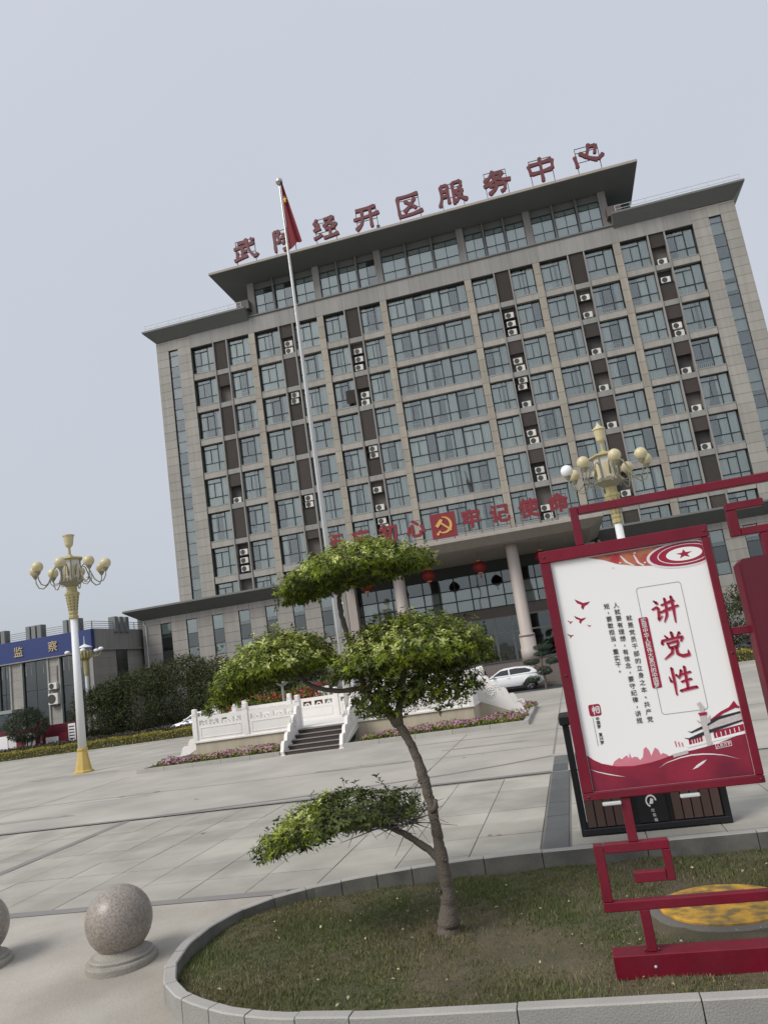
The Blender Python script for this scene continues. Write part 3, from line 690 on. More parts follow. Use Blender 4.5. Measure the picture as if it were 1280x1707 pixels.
def ac_unit(label, group, loc, kit=AC, rz=0.0):
    o = thing('air_conditioner', label, 'air conditioner', loc, rz, group); link('casing', kit[0], o); link('fan_grille', kit[1], o); return o
# f full louvre, h upper half louvre, t upper third, o open, l lower louvre; then heights of the units
SLOTS = ['f h f f h1 f o3 o1'.split(), 'h2 f l2 f f l2 t l2'.split(), 'f o3 h2 f l2 o2s l2 o1'.split(), 'f o3 h2 o3s h2 h2 o2 o1'.split(), 'f o2s h1 h1 h1 f o2 f'.split(), 'h1 l1 h2 h1 h1 h1 f f'.split()]
ORD = ['first', 'second', 'third', 'fourth', 'fifth', 'sixth', 'seventh', 'eighth']
for ci, colm in enumerate(SLOTS):
    lo, a, b, hi = SPANS[ci]; x0 = C0+a+0.08
    for ri, code in enumerate(colm):
        z = sill_z(ri+1); kind = code[0]; n = int(code[1]) if len(code) > 1 else 0
        if kind == 'f': link('louver', LV['full'], bld, (x0, 0.16, z-.02))
        elif kind == 'h': link('louver', LV['half'], bld, (x0, 0.16, z+1.66))
        elif kind == 't': link('louver', LV['third'], bld, (x0, 0.16, z+2.1))
        elif kind == 'l': link('louver', LV['low'], bld, (x0, 0.22, z-.02))
        if kind != 'f' : link('slot_back', unit_box('louver' if (ci+ri) % 2 else 'steel_dark'), bld, (x0+.65, 0.66, z+1.45), None, (1.28, 0.04, 2.9))
        if not n: continue
        if code == 'o3': zs = [0.02, 0.85, 1.70] if ci else [0.1, 0.9, 1.72]
        elif code == 'o3s': zs = [0.0, 1.62, 2.24]
        elif code == 'o2s': zs = [0.02, 1.72]
        elif kind == 'l': zs = [1.60, 2.22][:n]
        else: zs = [0.0, 0.66][:n]
        for q, dz in enumerate(zs):
            pos = '' if n == 1 else (', lower of two' if q == 0 and n == 2 else (', upper of two' if n == 2 else (', lowest of three', ', middle of three', ', topmost of three')[q]))
            lab = 'white air conditioner in %s slot column from left, %s row down%s' % (ORD[ci], ORD[ri], pos)
            if dz > 0.5 and code != 'h2': block('ac_shelf', 'steel_dark', bld, x0+.02, x0+1.28, 0.12, 0.62, z+dz-.035, z+dz-.005)
            ac_unit(lab, 'air conditioners in the facade slots', (x0+0.66+random.uniform(-.08,.12), 0.36+random.uniform(-.03,.03), z+dz-.005+(0.0 if dz else -0.09)), AC)
# a louvre shutter standing open beside one slot
lo, a, b, hi = SPANS[2]; link('open_shutter', LV['low'], bld, (C0+a-1.0, 0.02, sill_z(3)+.35), None, (0.75, 1, .85))
# cornices of the two shoulders
for s, (x0, x1) in ((-1, (C0-28.5, C0-18.05)), (1, (C0+18.05, C0+28.5))):
    tipx0, tipx1 = (x0-0.95, x1) if s < 0 else (x0, x1+0.95)
    cn = part('cornice', MB().frustum((x0 if s < 0 else x0, x1, -0.03, 16.05, 38.66), (tipx0, tipx1, -0.98, 17, 39.62)), 'cornice', bld)
    part('cornice_slab', MB().box(tipx0-.01, tipx1+.01, -1.0, 17.02, 39.623, 39.80), 'cornice', cn)
    mb = MB(); ux0, ux1 = (tipx0+.25, x1-.4) if s < 0 else (x0+.4, tipx1-.25); nb = 9
    xs = []; 
    for k in range(nb): xx = ux0+(ux1-ux0)*k/(nb-1); xs += [xx-.018, xx+.018]
    mb.lattice(xs, [39.80,40.10,40.13,40.44,40.475], [(xs[2*k+1], xs[2*k+2], z0, z1) for k in range(nb-1) for z0, z1 in ((39.79,40.10),(40.13,40.44))], -0.75, -0.715)
    part('roof_railing', mb, 'rail_white', bld)
    block('parapet', 'louver', bld, *( (x1-1.0, x1+0.3) if s < 0 else (x0-0.3, x0+1.0)), -0.4, 0.9, 39.81, 40.75)
# attic storey and its wide roof
AX0, AX1 = C0-18.05, C0+18.05
part('ledge', MB().bbox(AX0, AX1, -0.14, 0.8, 38.95, 39.10, 0.02), 'cornice', bld)
part('attic_core', MB().box(AX0, AX1, 1.5, 15.5, 38.9, 43.0), 'interior', bld)
APIL = [-17.72] + PIL[1:5] + [17.72]
for p in APIL: block('attic_post', 'stone_grey', bld, C0+p-0.34, C0+p+0.34, 0.55, 1.6, 39.1, 42.93)
for p0, p1 in zip(APIL, APIL[1:]):
    a, b = C0+p0+.34, C0+p1-.34; n = 3; wv = (b-a-0.22*(n-1))/n
    for k in range(n):
        x = a+k*(wv+.22); 
        if k: block('attic_fin', 'cornice', bld, x-.20, x-.02, 0.50, 1.45, 39.1, 42.9)
        t = .05; xs = [x, x+t, x+wv/2-t/2, x+wv/2+t/2, x+wv-t, x+wv]; zs = [39.1,39.16,40.42,40.48,41.62,41.68,42.2,42.26]
        hs_ = [(xs[i], xs[i+1], zs[j], zs[j+1]) for i in (1, 3) for j in (1, 3, 5)]
        o = part('attic_window', MB().lattice(xs, zs, hs_, 0.85, 0.92), 'frame', bld)
        for h in hs_: block('pane', 'glass', o, h[0], h[1], 0.88, 0.892, h[2], h[3])
        block('blind', 'blind_white', o, x+.05, x+wv*(1 if random.random() < .8 else .55)-.05, .98, 1.0, 39.15, 42.2)
part('attic_lintel', MB().box(AX0, AX1, 0.88, 1.5, 42.265, 42.93), 'cornice', bld)
rf = part('roof', MB().frustum((AX0-.05, AX1+.05, 0.5, 15.6, 42.93), (AX0-2.85, AX1+2.85, -2.15, 18.2, 43.34)), 'soffit', bld)
part('roof_edge', MB().bbox(AX0-2.9, AX1+2.9, -2.2, 18.3, 43.345, 43.62, 0.03), 'canopy_stone', rf)
part('roof_camera', MB().bbox(C0-4.2+.9, C0-3.9+.9, -2.1, -1.75, 43.62, 44.0, .03), 'steel_dark', rf)

# ---- podium
part('podium_core', MB().box(C0-32.4, C0-11.3, -0.19, 15, -0.2, 11.2), 'joint', bld)
part('podium_core', MB().box(C0+11.3, C0+32.4, -0.19, 15, -0.2, 11.2), 'joint', bld)
def podium_side(xa, xb, wins):
    zr = [4.1, 5.05, 6.0, 6.94, 7.88, 8.82, 9.75, 10.33]
    cuts = [xa] + [v for w0 in wins for v in (w0, w0+1.12)] + [xb]
    for z0, z1 in zip(zr, zr[1:]):
        for k, (a, b) in enumerate(zip(cuts, cuts[1:])):
            if k % 2 and 5.9 < z0 < 9.7: continue
            block('podium_panel', 'stone' , bld, a+.010, b-.010, -0.42+random.uniform(-.004,.004), -0.18, z0+.012, z1-.012)
    part('podium_plinth', MB().box(xa, xb, -0.42, -0.27, -0.2, 4.09), 'stone_grey', bld)
    for w0 in wins:
        t = .06; xs = [w0, w0+t, w0+1.12-t, w0+1.12]; zs = [6.0,6.06,7.05,7.11,8.35,8.41,9.69,9.75]
        hs_ = [(xs[1], xs[2], zs[j], zs[j+1]) for j in (1, 3, 5)]
        o = part('podium_window', MB().lattice(xs, zs, hs_, -0.34, -0.27), 'frame', bld)
        for j, h in enumerate(hs_): block('pane', 'glass' if j != 1 else 'glass_dark', o, h[0], h[1], -0.318, -0.305, h[2], h[3])
        block('blind', 'blind_white', o, w0+.03, w0+1.09, -0.262, -0.252, 8.75 if random.random() < .7 else 7.4, 9.72)
        if random.random() < .4: block('blind', 'blind_white', o, w0+.03, w0+1.09, -0.262, -0.252, 6.05, 6.95)
        block('dark_room', 'interior', o, w0-.02, w0+1.14, -0.21, -0.195, 5.95, 9.8)
podium_side(C0-32.5, C0-11.25, [-37.87+2.715*k for k in range(7)])
podium_side(C0+11.25, C0+32.5, [4.62+2.71*k for k in range(8)])
for s in (-1, 1):
    x0, x1 = sorted((C0+s*32.5, C0+s*10.9)); t0, t1 = (x0-1.25, x1) if s < 0 else (x0, x1+1.25)
    pe = part('podium_eave', MB().frustum((x0, x1, -0.44, 15.0, 10.335), (t0, t1, -1.66, 15.2, 11.22)), 'cornice', bld)
    part('podium_roof', MB().bbox(t0-.02, t1+.02, -1.70, 15.3, 11.225, 11.42, .02), 'cornice', pe)
part('downpipe', MB().tube([(C0-32.3,-0.50,10.2),(C0-32.25,-0.52,9.9),(C0-32.05,-0.52,9.7),(C0-32.05,-0.52,0)], 0.06, 8), 'rail_white', bld)
# ---- entrance: glazed block, terrace, steps, columns, canopy
EX0, EX1 = C0-11.2, C0+11.2
part('entrance_core', MB().box(EX0, EX1, -2.2, 0.5, 1.6, 11.2), 'interior', bld)
part('terrace', MB().box(EX0-0.6, EX1+0.6, -12.4, -0.5, -0.2, 1.6), 'steps_red', bld)
for k in range(10):
    block('step', 'steps_red', bld, EX0+0.2, EX1-0.2, -12.4-0.28*(k+1), -12.3-0.28*k, -0.2, 1.6-0.16*(k+1))
ex = np.linspace(EX0+.2, EX1-.2, 17).tolist(); t = .045
ezs = [6.17,7.12,8.10,9.20]
xs = []; [xs.extend((x-t, x+t)) for x in ex]; zs = []; [zs.extend((z-t, z+t)) for z in ezs]
hs_ = [(xs[2*i+1], xs[2*i+2], zs[2*j+1], zs[2*j+2]) for i in range(16) for j in range(3)]
cw = part('curtain_wall', MB().lattice(xs, zs, hs_, -3.05, -2.93), 'frame', bld)
for q, h in enumerate(hs_):
    low = h[2] < 8; block('pane', 'glass' if low else 'glass_dark', cw, h[0], h[1], -3.0, -2.985, h[2], h[3])
    if random.random() < (.85 if low else .35): block('blind', 'blind_white', cw, h[0], h[1], -2.85, -2.83, h[2], h[3])
part('spandrel_band', MB().box(EX0, EX1, -3.08, -2.2, 5.30, 6.12), 'steps_red', bld)
part('head_panel', MB().box(EX0, EX1, -3.02, -2.2, 9.25, 10.2), 'head_dark', bld)
part('entrance_return', MB().box(EX0-.02, EX0+.2, -3.1, -0.3, 1.6, 10.3), 'stone_grey', bld); part('entrance_return', MB().box(EX1-.2, EX1+.02, -3.1, -0.3, 1.6, 10.3), 'stone_grey', bld)
dx = [C0+v for v in (-10.9,-8.6,-6.4,-4.4,-2.9,-1.45,0,1.45,2.9,4.4,6.4,8.6,10.9)]
for a, b in zip(dx, dx[1:]):
    t = .10 if abs((a+b)/2-C0) < 3 else .08; xs = [a, a+t, b-t, b]; zs = [1.6,1.68,3.92,4.04,5.2,5.29]
    hs_ = [(a+t, b-t, 1.68, 3.92), (a+t, b-t, 4.04, 5.2)]
    o = part('entrance_door', MB().lattice(xs, zs, hs_, -3.06, -2.9), 'sill', bld)
    for h in hs_: block('pane', 'glass_dark', o, h[0], h[1], -2.98, -2.965, h[2], h[3])
    if abs((a+b)/2-C0) < 3: part('door_handle', MB().tube([((a+b)/2+.4,-3.08,2.4),((a+b)/2+.4,-3.12,2.45),((a+b)/2+.4,-3.12,3.2),((a+b)/2+.4,-3.08,3.25)], .02, 6), 'alloy', o)
for cx in (C0-4.38, C0+4.38):
    o = part('column', MB().lathe([(.62,1.6),(.62,2.5),(.57,2.52),(.57,3.5),(.55,3.52),(.46,3.55),(.44,9.7),(.44,10.13)], 28, (cx, -11.4)), 'column_stone', bld, True)
    part('column_band', MB().lathe([(.50,3.3),(.60,3.32),(.60,3.42),(.50,3.44)], 28, (cx, -11.4)), 'steps_red', o)
for cx in (C0-10.3, C0+10.3): part('column', MB().bbox(cx-.4, cx+.4, -4.0, -3.2, 1.6, 10.13, .03), 'column_stone', bld)
cp = part('canopy', MB().frustum((C0-10.15, C0+10.15, -13.0, -2.9, 10.13), (C0-11.05, C0+11.05, -14.0, -1.7, 10.62)), 'canopy_stone', bld)
part('canopy_edge', MB().bbox(C0-11.12, C0+11.12, -14.08, -1.72, 10.625, 10.90, .03), 'canopy_stone', cp)
for k in range(7): part('downlight', MB().lathe([(.09,10.10),(.11,10.128)], 12, (C0-8.4+2.8*k, -8.5)), 'head_clear', cp)

# ---- lettering on the roof, lettering and emblem on the canopy
NUM = ['leftmost', 'second from the left', 'third from the left', 'fourth from the left', 'middle one', 'fourth from the right', 'third from the right', 'second from the right', 'rightmost']
W = .068
def ink(mb, strokes, cx, cz, size, y0, depth, sx=1.0):
    """solid brush-written strokes: swelling width, rounded ends"""
    cut = []
    for st in strokes:                                       # one solid per straight run, so sharp turns do not fold
        run = [st[0]]
        for a, b, c in zip(st, st[1:], list(st[2:]) + [None]):
            run.append(b)
            if c is None: continue
            d1 = Vector((b[0]-a[0], b[1]-a[1])); d2 = Vector((c[0]-b[0], c[1]-b[1]))
            if d1.angle(d2) > R(50): cut.append(run); run = [b]
        cut.append(run)
    for j, st in enumerate(cut):
        n0 = len(st); q = [st[0]] + list(st) + [st[-1]]; pts = []
        for i in range(1, len(q)-2):
            for k in range(5):
                t = k/5; f = lambda a, b, c, d: .5*((2*b)+(c-a)*t+(2*a-5*b+4*c-d)*t*t+(3*b-a-3*c+d)*t**3)
                pts.append((f(q[i-1][0], q[i][0], q[i+1][0], q[i+2][0]), f(q[i-1][1], q[i][1], q[i+1][1], q[i+2][1])))
        pts.append(st[-1][:2]); m = len(pts); L_ = []; R2 = []
        for i, (a, b) in enumerate(pts):
            p, r = pts[max(0, i-1)], pts[min(m-1, i+1)]; tx, ty = r[0]-p[0], r[1]-p[1]; l = math.hypot(tx, ty) or 1; t = i/(m-1)
            w_ = W*(.80 + .50*abs(2*t-1)**2 + (.25*t if abs(tx) > abs(ty) else 0)); w_ *= .55 if i in (0, m-1) else 1
            L_.append((a-ty/l*w_, b+tx/l*w_)); R2.append((a+ty/l*w_, b-tx/l*w_))
        poly = R2 + L_[::-1]; mb.prism([(cx+x*size*sx, cz+z*size) for x, z in poly], y0-.006*j, y0+depth, 'y')
    return mb
ROOF = [
 [[(-.30,.33),(.06,.37)],[(-.48,.12),(-.1,.15),(.40,.24)],[(-.12,.12),(-.12,-.32)],[(-.12,-.08),(.09,-.06)],[(-.34,-.02),(-.35,-.34)],[(-.50,-.42),(-.2,-.36),(.10,-.28)],[(.08,.50),(.12,.14),(.24,-.20),(.42,-.44),(.54,-.30)],[(.28,.46),(.40,.34)]],
 [[(-.42,.44),(-.42,-.50)],[(-.42,.42),(-.18,.42),(-.28,.18),(-.18,.0),(-.32,-.12)],[(.16,.50),(.16,.10)],[(.17,.32),(.44,.35)],[(-.03,.28),(-.03,.10)],[(-.14,.08),(.2,.09),(.52,.14)],[(.18,.06),(.18,-.22)],[(.0,-.04),(-.09,-.22)],[(.36,-.02),(.46,-.12)],[(.46,-.16),(.25,-.38),(-.10,-.50)]],
 [[(-.28,.48),(-.44,.26),(-.22,.22),(-.46,-.04),(-.16,.04)],[(-.50,-.38),(-.3,-.34),(-.14,-.24)],[(-.02,.38),(.38,.43),(.16,.20),(-.06,.06)],[(.14,.22),(.3,.14),(.50,.02)],[(.0,-.07),(.42,-.03)],[(.20,-.05),(.20,-.40)],[(-.10,-.44),(.25,-.42),(.54,-.36)]],
 [[(-.40,.36),(.0,.37),(.40,.40)],[(-.52,-.02),(0,.0),(.54,.08)],[(-.16,.37),(-.16,.0),(-.22,-.28),(-.46,-.50)],[(.18,.38),(.18,0),(.18,-.52)]],
 [[(-.44,.42),(0,.42),(.44,.45)],[(-.40,.42),(-.40,0),(-.38,-.38)],[(-.44,-.42),(.1,-.42),(.54,-.34)],[(.28,.28),(.05,-.05),(-.20,-.26)],[(-.14,.22),(.10,.0),(.30,-.20)]],
 [[(-.40,.42),(-.40,-.1),(-.52,-.48)],[(-.40,.42),(-.14,.42)],[(-.14,.42),(-.14,0),(-.14,-.42)],[(-.38,.16),(-.16,.17)],[(-.38,-.06),(-.16,-.05)],[(.06,.46),(.06,0),(.06,-.50)],[(.06,.44),(.40,.46),(.38,.22),(.26,.16)],[(.08,.06),(.42,.09),(.28,-.20),(.10,-.42)],[(.14,.02),(.32,-.24),(.56,-.42)]],
 [[(-.06,.50),(-.22,.24),(-.44,.08)],[(-.14,.32),(.30,.36),(.05,.10),(-.48,-.12)],[(-.12,.24),(.20,.04),(.56,-.04)],[(-.28,-.16),(.32,-.13),(.28,-.42),(.12,-.48)],[(.04,-.02),(-.04,-.28),(-.32,-.50)]],
 [[(-.44,.28),(-.42,.1),(-.38,-.16)],[(-.44,.27),(0,.28),(.44,.32)],[(.44,.32),(.42,.1),(.40,-.08)],[(-.38,-.12),(0,-.11),(.38,-.07)],[(.0,.52),(.0,0),(.0,-.54)]],
 [[(-.46,.14),(-.44,-.1),(-.42,-.36)],[(-.28,.24),(.02,-.04),(.34,-.22),(.56,-.02)],[(.10,.54),(.02,.20),(-.12,-.02)],[(.10,.42),(.34,.40),(.26,.06)]]]
for i, ch in enumerate('武陟经开区服务中心'):
    x = C0 + (i-4)*4.25; z0 = 43.62
    o = thing('roof_letter', 'dark red Chinese character %s standing on the roof edge, %s of nine' % (ch, NUM[i]), 'sign letter', (x, -1.5, z0), 0, 'letters along the roof edge')
    mb = ink(MB(), ROOF[i], 0.0, 1.85, 2.35, -0.12, 0.24, 1.06)
    part('character', mb, 'red_sign_old', o)
    xs = [-1.05,-.99,.99,1.05]; zs = [0,.42,.47,1.55,1.60,2.55,2.60,3.0,3.05]
    part('support_frame', MB().lattice(xs, zs, [(-.99,.99,0,.42),(-.99,.99,.47,1.55),(-.99,.99,1.60,2.55),(-.99,.99,2.60,3.0)], 0.13, 0.19), 'steel_dark', o)
for i, ch in enumerate('不忘初心牢记使命'):
    k = i-4 if i < 4 else i-3; x = C0 + k*2.07; sd_ = 'left' if i < 4 else 'right'
    nn = ['fourth', 'third', 'second', 'first', 'first', 'second', 'third', 'fourth'][i]
    o = thing('canopy_letter', 'red Chinese character %s on the entrance canopy, %s to the %s of the emblem' % (ch, nn, sd_), 'sign letter', (x, -13.7, 10.9), 0, 'letters along the canopy edge')
    mb = MB(); glyph_mb(mb, ch, 0.0, 1.28, 1.38, -0.10, 0.18, 0.0, 1.04, bold=.042); part('character', mb, 'red_sign', o)
    xs = [-.62,-.585,.585,.62]; zs = [0,.42,.455,1.85,1.885]
    part('support_frame', MB().lattice(xs, zs, [(-.585,.585,0,.42),(-.585,.585,.455,1.85)], 0.10, 0.14), 'steel_dark', o)
o = thing('emblem_board', 'square red board with a golden hammer and sickle above the entrance', 'sign', (C0, -13.75, 10.9))
part('board', MB().bbox(-.92, .92, 0, .12, .22, 2.06, .015), 'red_sign', o)
part('support_frame', MB().box(-.7,-.64,.03,.09,-.0,.23).box(.64,.7,.03,.09,0,.23), 'steel_dark', o)
def arc(cx, cz, r, a0, a1, n): return [(cx+r*math.cos(R(a0+(a1-a0)*k/n)), cz+r*math.sin(R(a0+(a1-a0)*k/n))) for k in range(n+1)]
cx, cz = 0.02, 1.16
outer = arc(cx, cz, .62, 100, -128, 26); inner = arc(cx-.10, cz+.03, .53, -126, 78, 26)
mb = MB(); mb.prism(outer+inner, -0.045, -0.003, 'y', 0)
hd = arc(0,0,1,0,0,1)
a_ = R(45)
def rotp(pts, ox, oz, a): return [(ox+p[0]*math.cos(a)-p[1]*math.sin(a), oz+p[0]*math.sin(a)+p[1]*math.cos(a)) for p in pts]
sick = part('sickle', mb, 'gold_paint', o)
part('sickle_grip', MB().prism(arc(cx-.50, cz-.60, .10, 0, 345, 16), -0.05, -0.003, 'y'), 'gold_paint', o)
part('sickle_neck', MB().prism(rotp([(-.05,-.16),(.05,-.16),(.06,.16),(-.06,.16)], cx-.41, cz-.49, R(-48)), -0.04, -0.004, 'y'), 'gold_paint', o)
part('hammer_handle', MB().prism(rotp([(-.065,-.78),(.065,-.78),(.065,.30),(-.065,.30)], cx-.06, cz+.06, R(48)), -0.06, -0.048, 'y'), 'gold_paint', o)
part('hammer_head', MB().prism(rotp([(-.38,.16),(.20,.16),(.30,.28),(.20,.42),(-.38,.42)], cx-.06, cz+.02, R(48)), -0.065, -0.05, 'y'), 'gold_paint', o)
# ---- lanterns under the canopy
for i, (x, lab) in enumerate(((-14.6,'round red lantern under the canopy, leftmost, behind the top of the tree'),(-9.6,'round red lantern under the canopy, second from left, beside the tree crown'),(-5.62,'round red lantern under the canopy, left of the round column'),(-0.95,'round red lantern under the canopy, rightmost, partly behind the poster board'))):
    o = thing('lantern', lab, 'lantern', (x, -10.0, 8.5), 0, 'red lanterns under the canopy')
    mb = MB(); n = 24; prof = [(.16,.08),(.34,.16),(.48,.34),(.53,.50),(.48,.68),(.34,.86),(.16,.94)]
    V = []
    for r, z in prof:
        for k in range(n): g = 2*math.pi*k/n; q = r*(1.0 if k % 2 else .965); V.append((q*math.cos(g), q*math.sin(g), z))
    Fs = [(l*n+k, l*n+(k+1)%n, (l+1)*n+(k+1)%n, (l+1)*n+k) for l in range(len(prof)-1) for k in range(n)]
    part('shade', mb.add(V, Fs), 'lantern_red', o, True)
    part('cap', MB().lathe([(.17,.93),(.19,.95),(.19,1.02),(.05,1.03)], 16), 'gold_paint', o); part('base', MB().lathe([(.17,.0),(.19,.01),(.19,.07),(.17,.09)], 16), 'gold_paint', o)
    part('cord', MB().tube([(0,0,1.02),(0,0,1.64)], .012, 6), 'steel_dark', o)
    part('tassel', MB().lathe([(.03,-.35),(.05,-.32),(.02,0.0)], 10), 'lantern_red', o)

# ================================================================ THE FLAG PLATFORM
stg = thing('flag_platform', 'white marble balustraded flag platform with dark steps on the plaza', 'platform', (-10.07, -35.0, 0))
SX = -10.07; SY = -35.0                                     # platform centre; local coordinates below are relative to it
HX, Y0, Y1, PT = 5.95, -2.7, 2.6, 0.75
part('base', MB().bbox(-HX, HX, Y0, Y1, -0.05, 0.70, .01), 'limestone', stg)
part('coping', MB().bbox(-HX-.07, HX+.07, Y0-.07, Y1+.07, 0.702, 0.80, .02), 'marble', stg)
post_me = MB().bbox(-.11,.11,-.11,.11,.8,1.85,.012).bbox(-.125,.125,-.125,.125,1.85,1.89,.01).bbox(-.10,.10,-.10,.10,1.89,2.12,.03).mesh('post', 'marble')
def balustrade(x0, y0, x1, y1, n, first=0, last=0):
    L_ = math.hypot(x1-x0, y1-y0); a = math.atan2(y1-y0, x1-x0)
    for k in range(first, n+1-last): link('post', post_me, stg, (x0+(x1-x0)*k/n, y0+(y1-y0)*k/n, 0), (0, 0, a))
    w_ = L_/n - .22
    xs = [0, .10, w_*.22, w_*.22+.10, w_*.5-.07, w_*.5+.07, w_*.78-.10, w_*.78, w_-.10, w_]; zs = [.80, 1.42, 1.62, 1.78]
    me = MB().lattice(xs, zs, [(xs[2*i+1], xs[2*i+2], 1.42, 1.62) for i in range(4)], -.06, .06).mesh('rail_panel', 'marble')
    sunk = MB().lattice([.12,.16,w_-.16,w_-.12], [.90,.93,1.30,1.33], [(.16,w_-.16,.93,1.30)], -.075, -.058).mesh('moulding', 'marble')
    cv = MB()
    for i in range(4):
        c = (xs[2*i+1]+xs[2*i+2])/2; r = (xs[2*i+2]-xs[2*i+1])*.30
        cv.prism(arc(c, 1.42, r, 0, 180, 8) + arc(c, 1.42, r*.55, 180, 0, 8), -.04, .04, 'y')
    cvm = cv.mesh('carving', 'marble')
    for k in range(n):
        p = link('rail_panel', me, stg, (x0+(x1-x0)*(k/n)+math.cos(a)*.11, y0+(y1-y0)*(k/n)+math.sin(a)*.11, 0), (0, 0, a)); link('moulding', sunk, p); link('carving', cvm, p)
balustrade(-HX+.05, Y0+.05, -1.24, Y0+.05, 2); balustrade(1.13, Y0+.05, HX-.05, Y0+.05, 2)
balustrade(-HX+.05, Y1-.05, HX-.05, Y1-.05, 5)
for sx_ in (-1, 1): balustrade(sx_*(HX-.05), Y0+.05, sx_*(HX-.05), -.62, 1, 1); balustrade(sx_*(HX-.05), 1.42, sx_*(HX-.05), Y1-.05, 1, 0, 1)
# front flight and its carved side panels
for k in range(5):
    st = block('step', 'stair_dark', stg, -1.17, 1.05, Y0-.44*(5-k)+.0, Y0-.44*(4-k)+.02, -0.05, .15*(k+1)-.03)
    part('tread', MB().bbox(-1.17, 1.05, Y0-.44*(5-k)-.02, Y0-.44*(4-k)+.01, .15*(k+1)-.028, .15*(k+1), .006), 'stair_dark', stg)
    part('nosing', MB().box(-1.17, 1.05, Y0-.44*(5-k)-.026, Y0-.44*(5-k)+.05, .15*(k+1)-.026, .15*(k+1)+.004), 'stair_nose', stg)
def wing_profile(L_, h0=1.66, zb=.78):
    """scalloped sloping side panel, running from s = 0 at the platform to s = L_"""
    pts = [(0, zb-.05), (L_, -0.02), (L_+.05, .14)]; n = 5
    for k in range(n):
        t0, t1 = 1-k/n, 1-(k+1)/n; s0, s1 = L_*t0, L_*t1
        f = lambda t: .22 + (h0-.22)*(1-t)**1.05
        za, zb_ = f(t0), f(t1); sm = (s0+s1)/2
        pts += [(s0, za), (s0-(s0-s1)*.25, za+(zb_-za)*.62+.06), (sm, za+(zb_-za)*.85+.07), (s1+(s0-s1)*.12, zb_+.03)]
    pts += [(0, h0)]
    return pts
def rosette(r, n=8):
    mb = MB(); mb.lathe([(r, -.02), (r, 0), (r*.84, .012), (r*.82, 0.0)], 24)
    for k in range(n): g = 2*math.pi*k/n; mb.lathe([(r*.22, 0), (r*.2, .018), (.01, .022)], 8, (r*.52*math.cos(g), r*.52*math.sin(g)))
    mb.lathe([(r*.2, 0), (.01, .03)], 10); return mb.mesh('rosette', 'marble', True)
ros = rosette(.24)
WP = wing_profile(2.25)
for x in (-1.24, 1.12):
    p = part('stair_wing', MB().prism([(Y0-.02-s, z) for s, z in WP], x-.065, x+.065, 'x'), 'marble', stg)
    part('wing_foot', MB().prism([(Y0, .76), (Y0-2.35, .0), (Y0-2.35, -.05), (Y0, .5)], x-.10, x+.10, 'x'), 'marble', stg)
    for sd2 in (-1, 1): link('rosette', ros, p, (x+sd2*.07, Y0-.75, 1.08), (0, sd2*math.pi/2, 0))
# side flights with their wings
WS = wing_profile(1.75)
for sx_ in (-1, 1):
    for k in range(5): block('step', 'stair_nose', stg, *sorted((sx_*(HX+.34*(5-k)), sx_*(HX+.34*(4-k)-.02))), -.55, 1.35, -0.05, .15*(k+1))
    for y in (-.62, 1.42):
        p = part('stair_wing', MB().prism([(sx_*(HX+.05+s), z) for s, z in WS], y-.065, y+.065, 'y'), 'marble', stg)
        part('wing_foot', MB().prism([(sx_*HX, .74), (sx_*(HX+1.8), .02), (sx_*(HX+1.8), -.05), (sx_*HX, -.05)], y-.05, y+.05, 'y'), 'limestone', stg)
        link('rosette', ros, p, (sx_*(HX+.55), y-.07, 1.05), (math.pi/2, 0, 0))
# ---- flower beds round it
for name_, x0, x1, lab in (('left', -17.45, -11.40, 'low grey kerb of the flower bed left of the platform steps'), ('right', -8.86, -1.95, 'low grey kerb of the flower bed right of the platform steps')):
    fb = thing('flower_bed', lab, 'flower bed'); n = 5
    for k in range(n): block('kerbstone', 'kerb', fb, x0+(x1-x0)*k/n+.006, x0+(x1-x0)*(k+1)/n-.006, -40.05, -39.88, -.1, .16)
    xe = x0 if name_ == 'left' else x1-.17
    for k in range(5): block('kerbstone', 'kerb', fb, xe, xe+.17, -39.87+1.44*k+.006, -39.87+1.44*(k+1)-.006, -.1, .16)
    part('soil', MB().box(x0+.05, x1-.05, -39.9, -37.6, -.05, .09), 'soil', fb)
    clumps = [(x0+.9+(x1-x0-1.6)*t, -38.9+random.uniform(-.3,.25), random.uniform(.55,1.0)) for t in np.linspace(0, 1, 9)]
    if name_ == 'right': clumps += [(-2.6,-38.3,.9), (-2.55,-34.4,.9), (-3.1,-38.6,.9), (-2.4,-33.4,.7)]
    P = []; Q = []
    for cx, cy, s in clumps:
        p, q = blob_pts((cx, cy, .20), (.55*s+.15, .42*s, .28*s), 380, .7, .8); P.append(p); Q.append(q)
    P = np.concatenate(P); Q = np.concatenate(Q); P[:, 2] = np.maximum(P[:, 2], .08)
    idx = (P[:, 2] < .20) | (rng.uniform(0, 1, len(P)) < .36)
    leaves('phlox', P, Q, .075, ['phlox', 'leaf'], fb, .9, .6, idx.astype(int))['kind'] = 'stuff'
    p = np.stack([rng.uniform(x0+.2, x1-.2, 1500), rng.uniform(-39.85, -37.8, 1500), rng.uniform(.08, .17, 1500)], 1)
    leaves('ground_cover', p, np.tile([0,0,1.], (1500,1)), .10, 'hedge_green', fb, .4, .7)['kind'] = 'stuff'
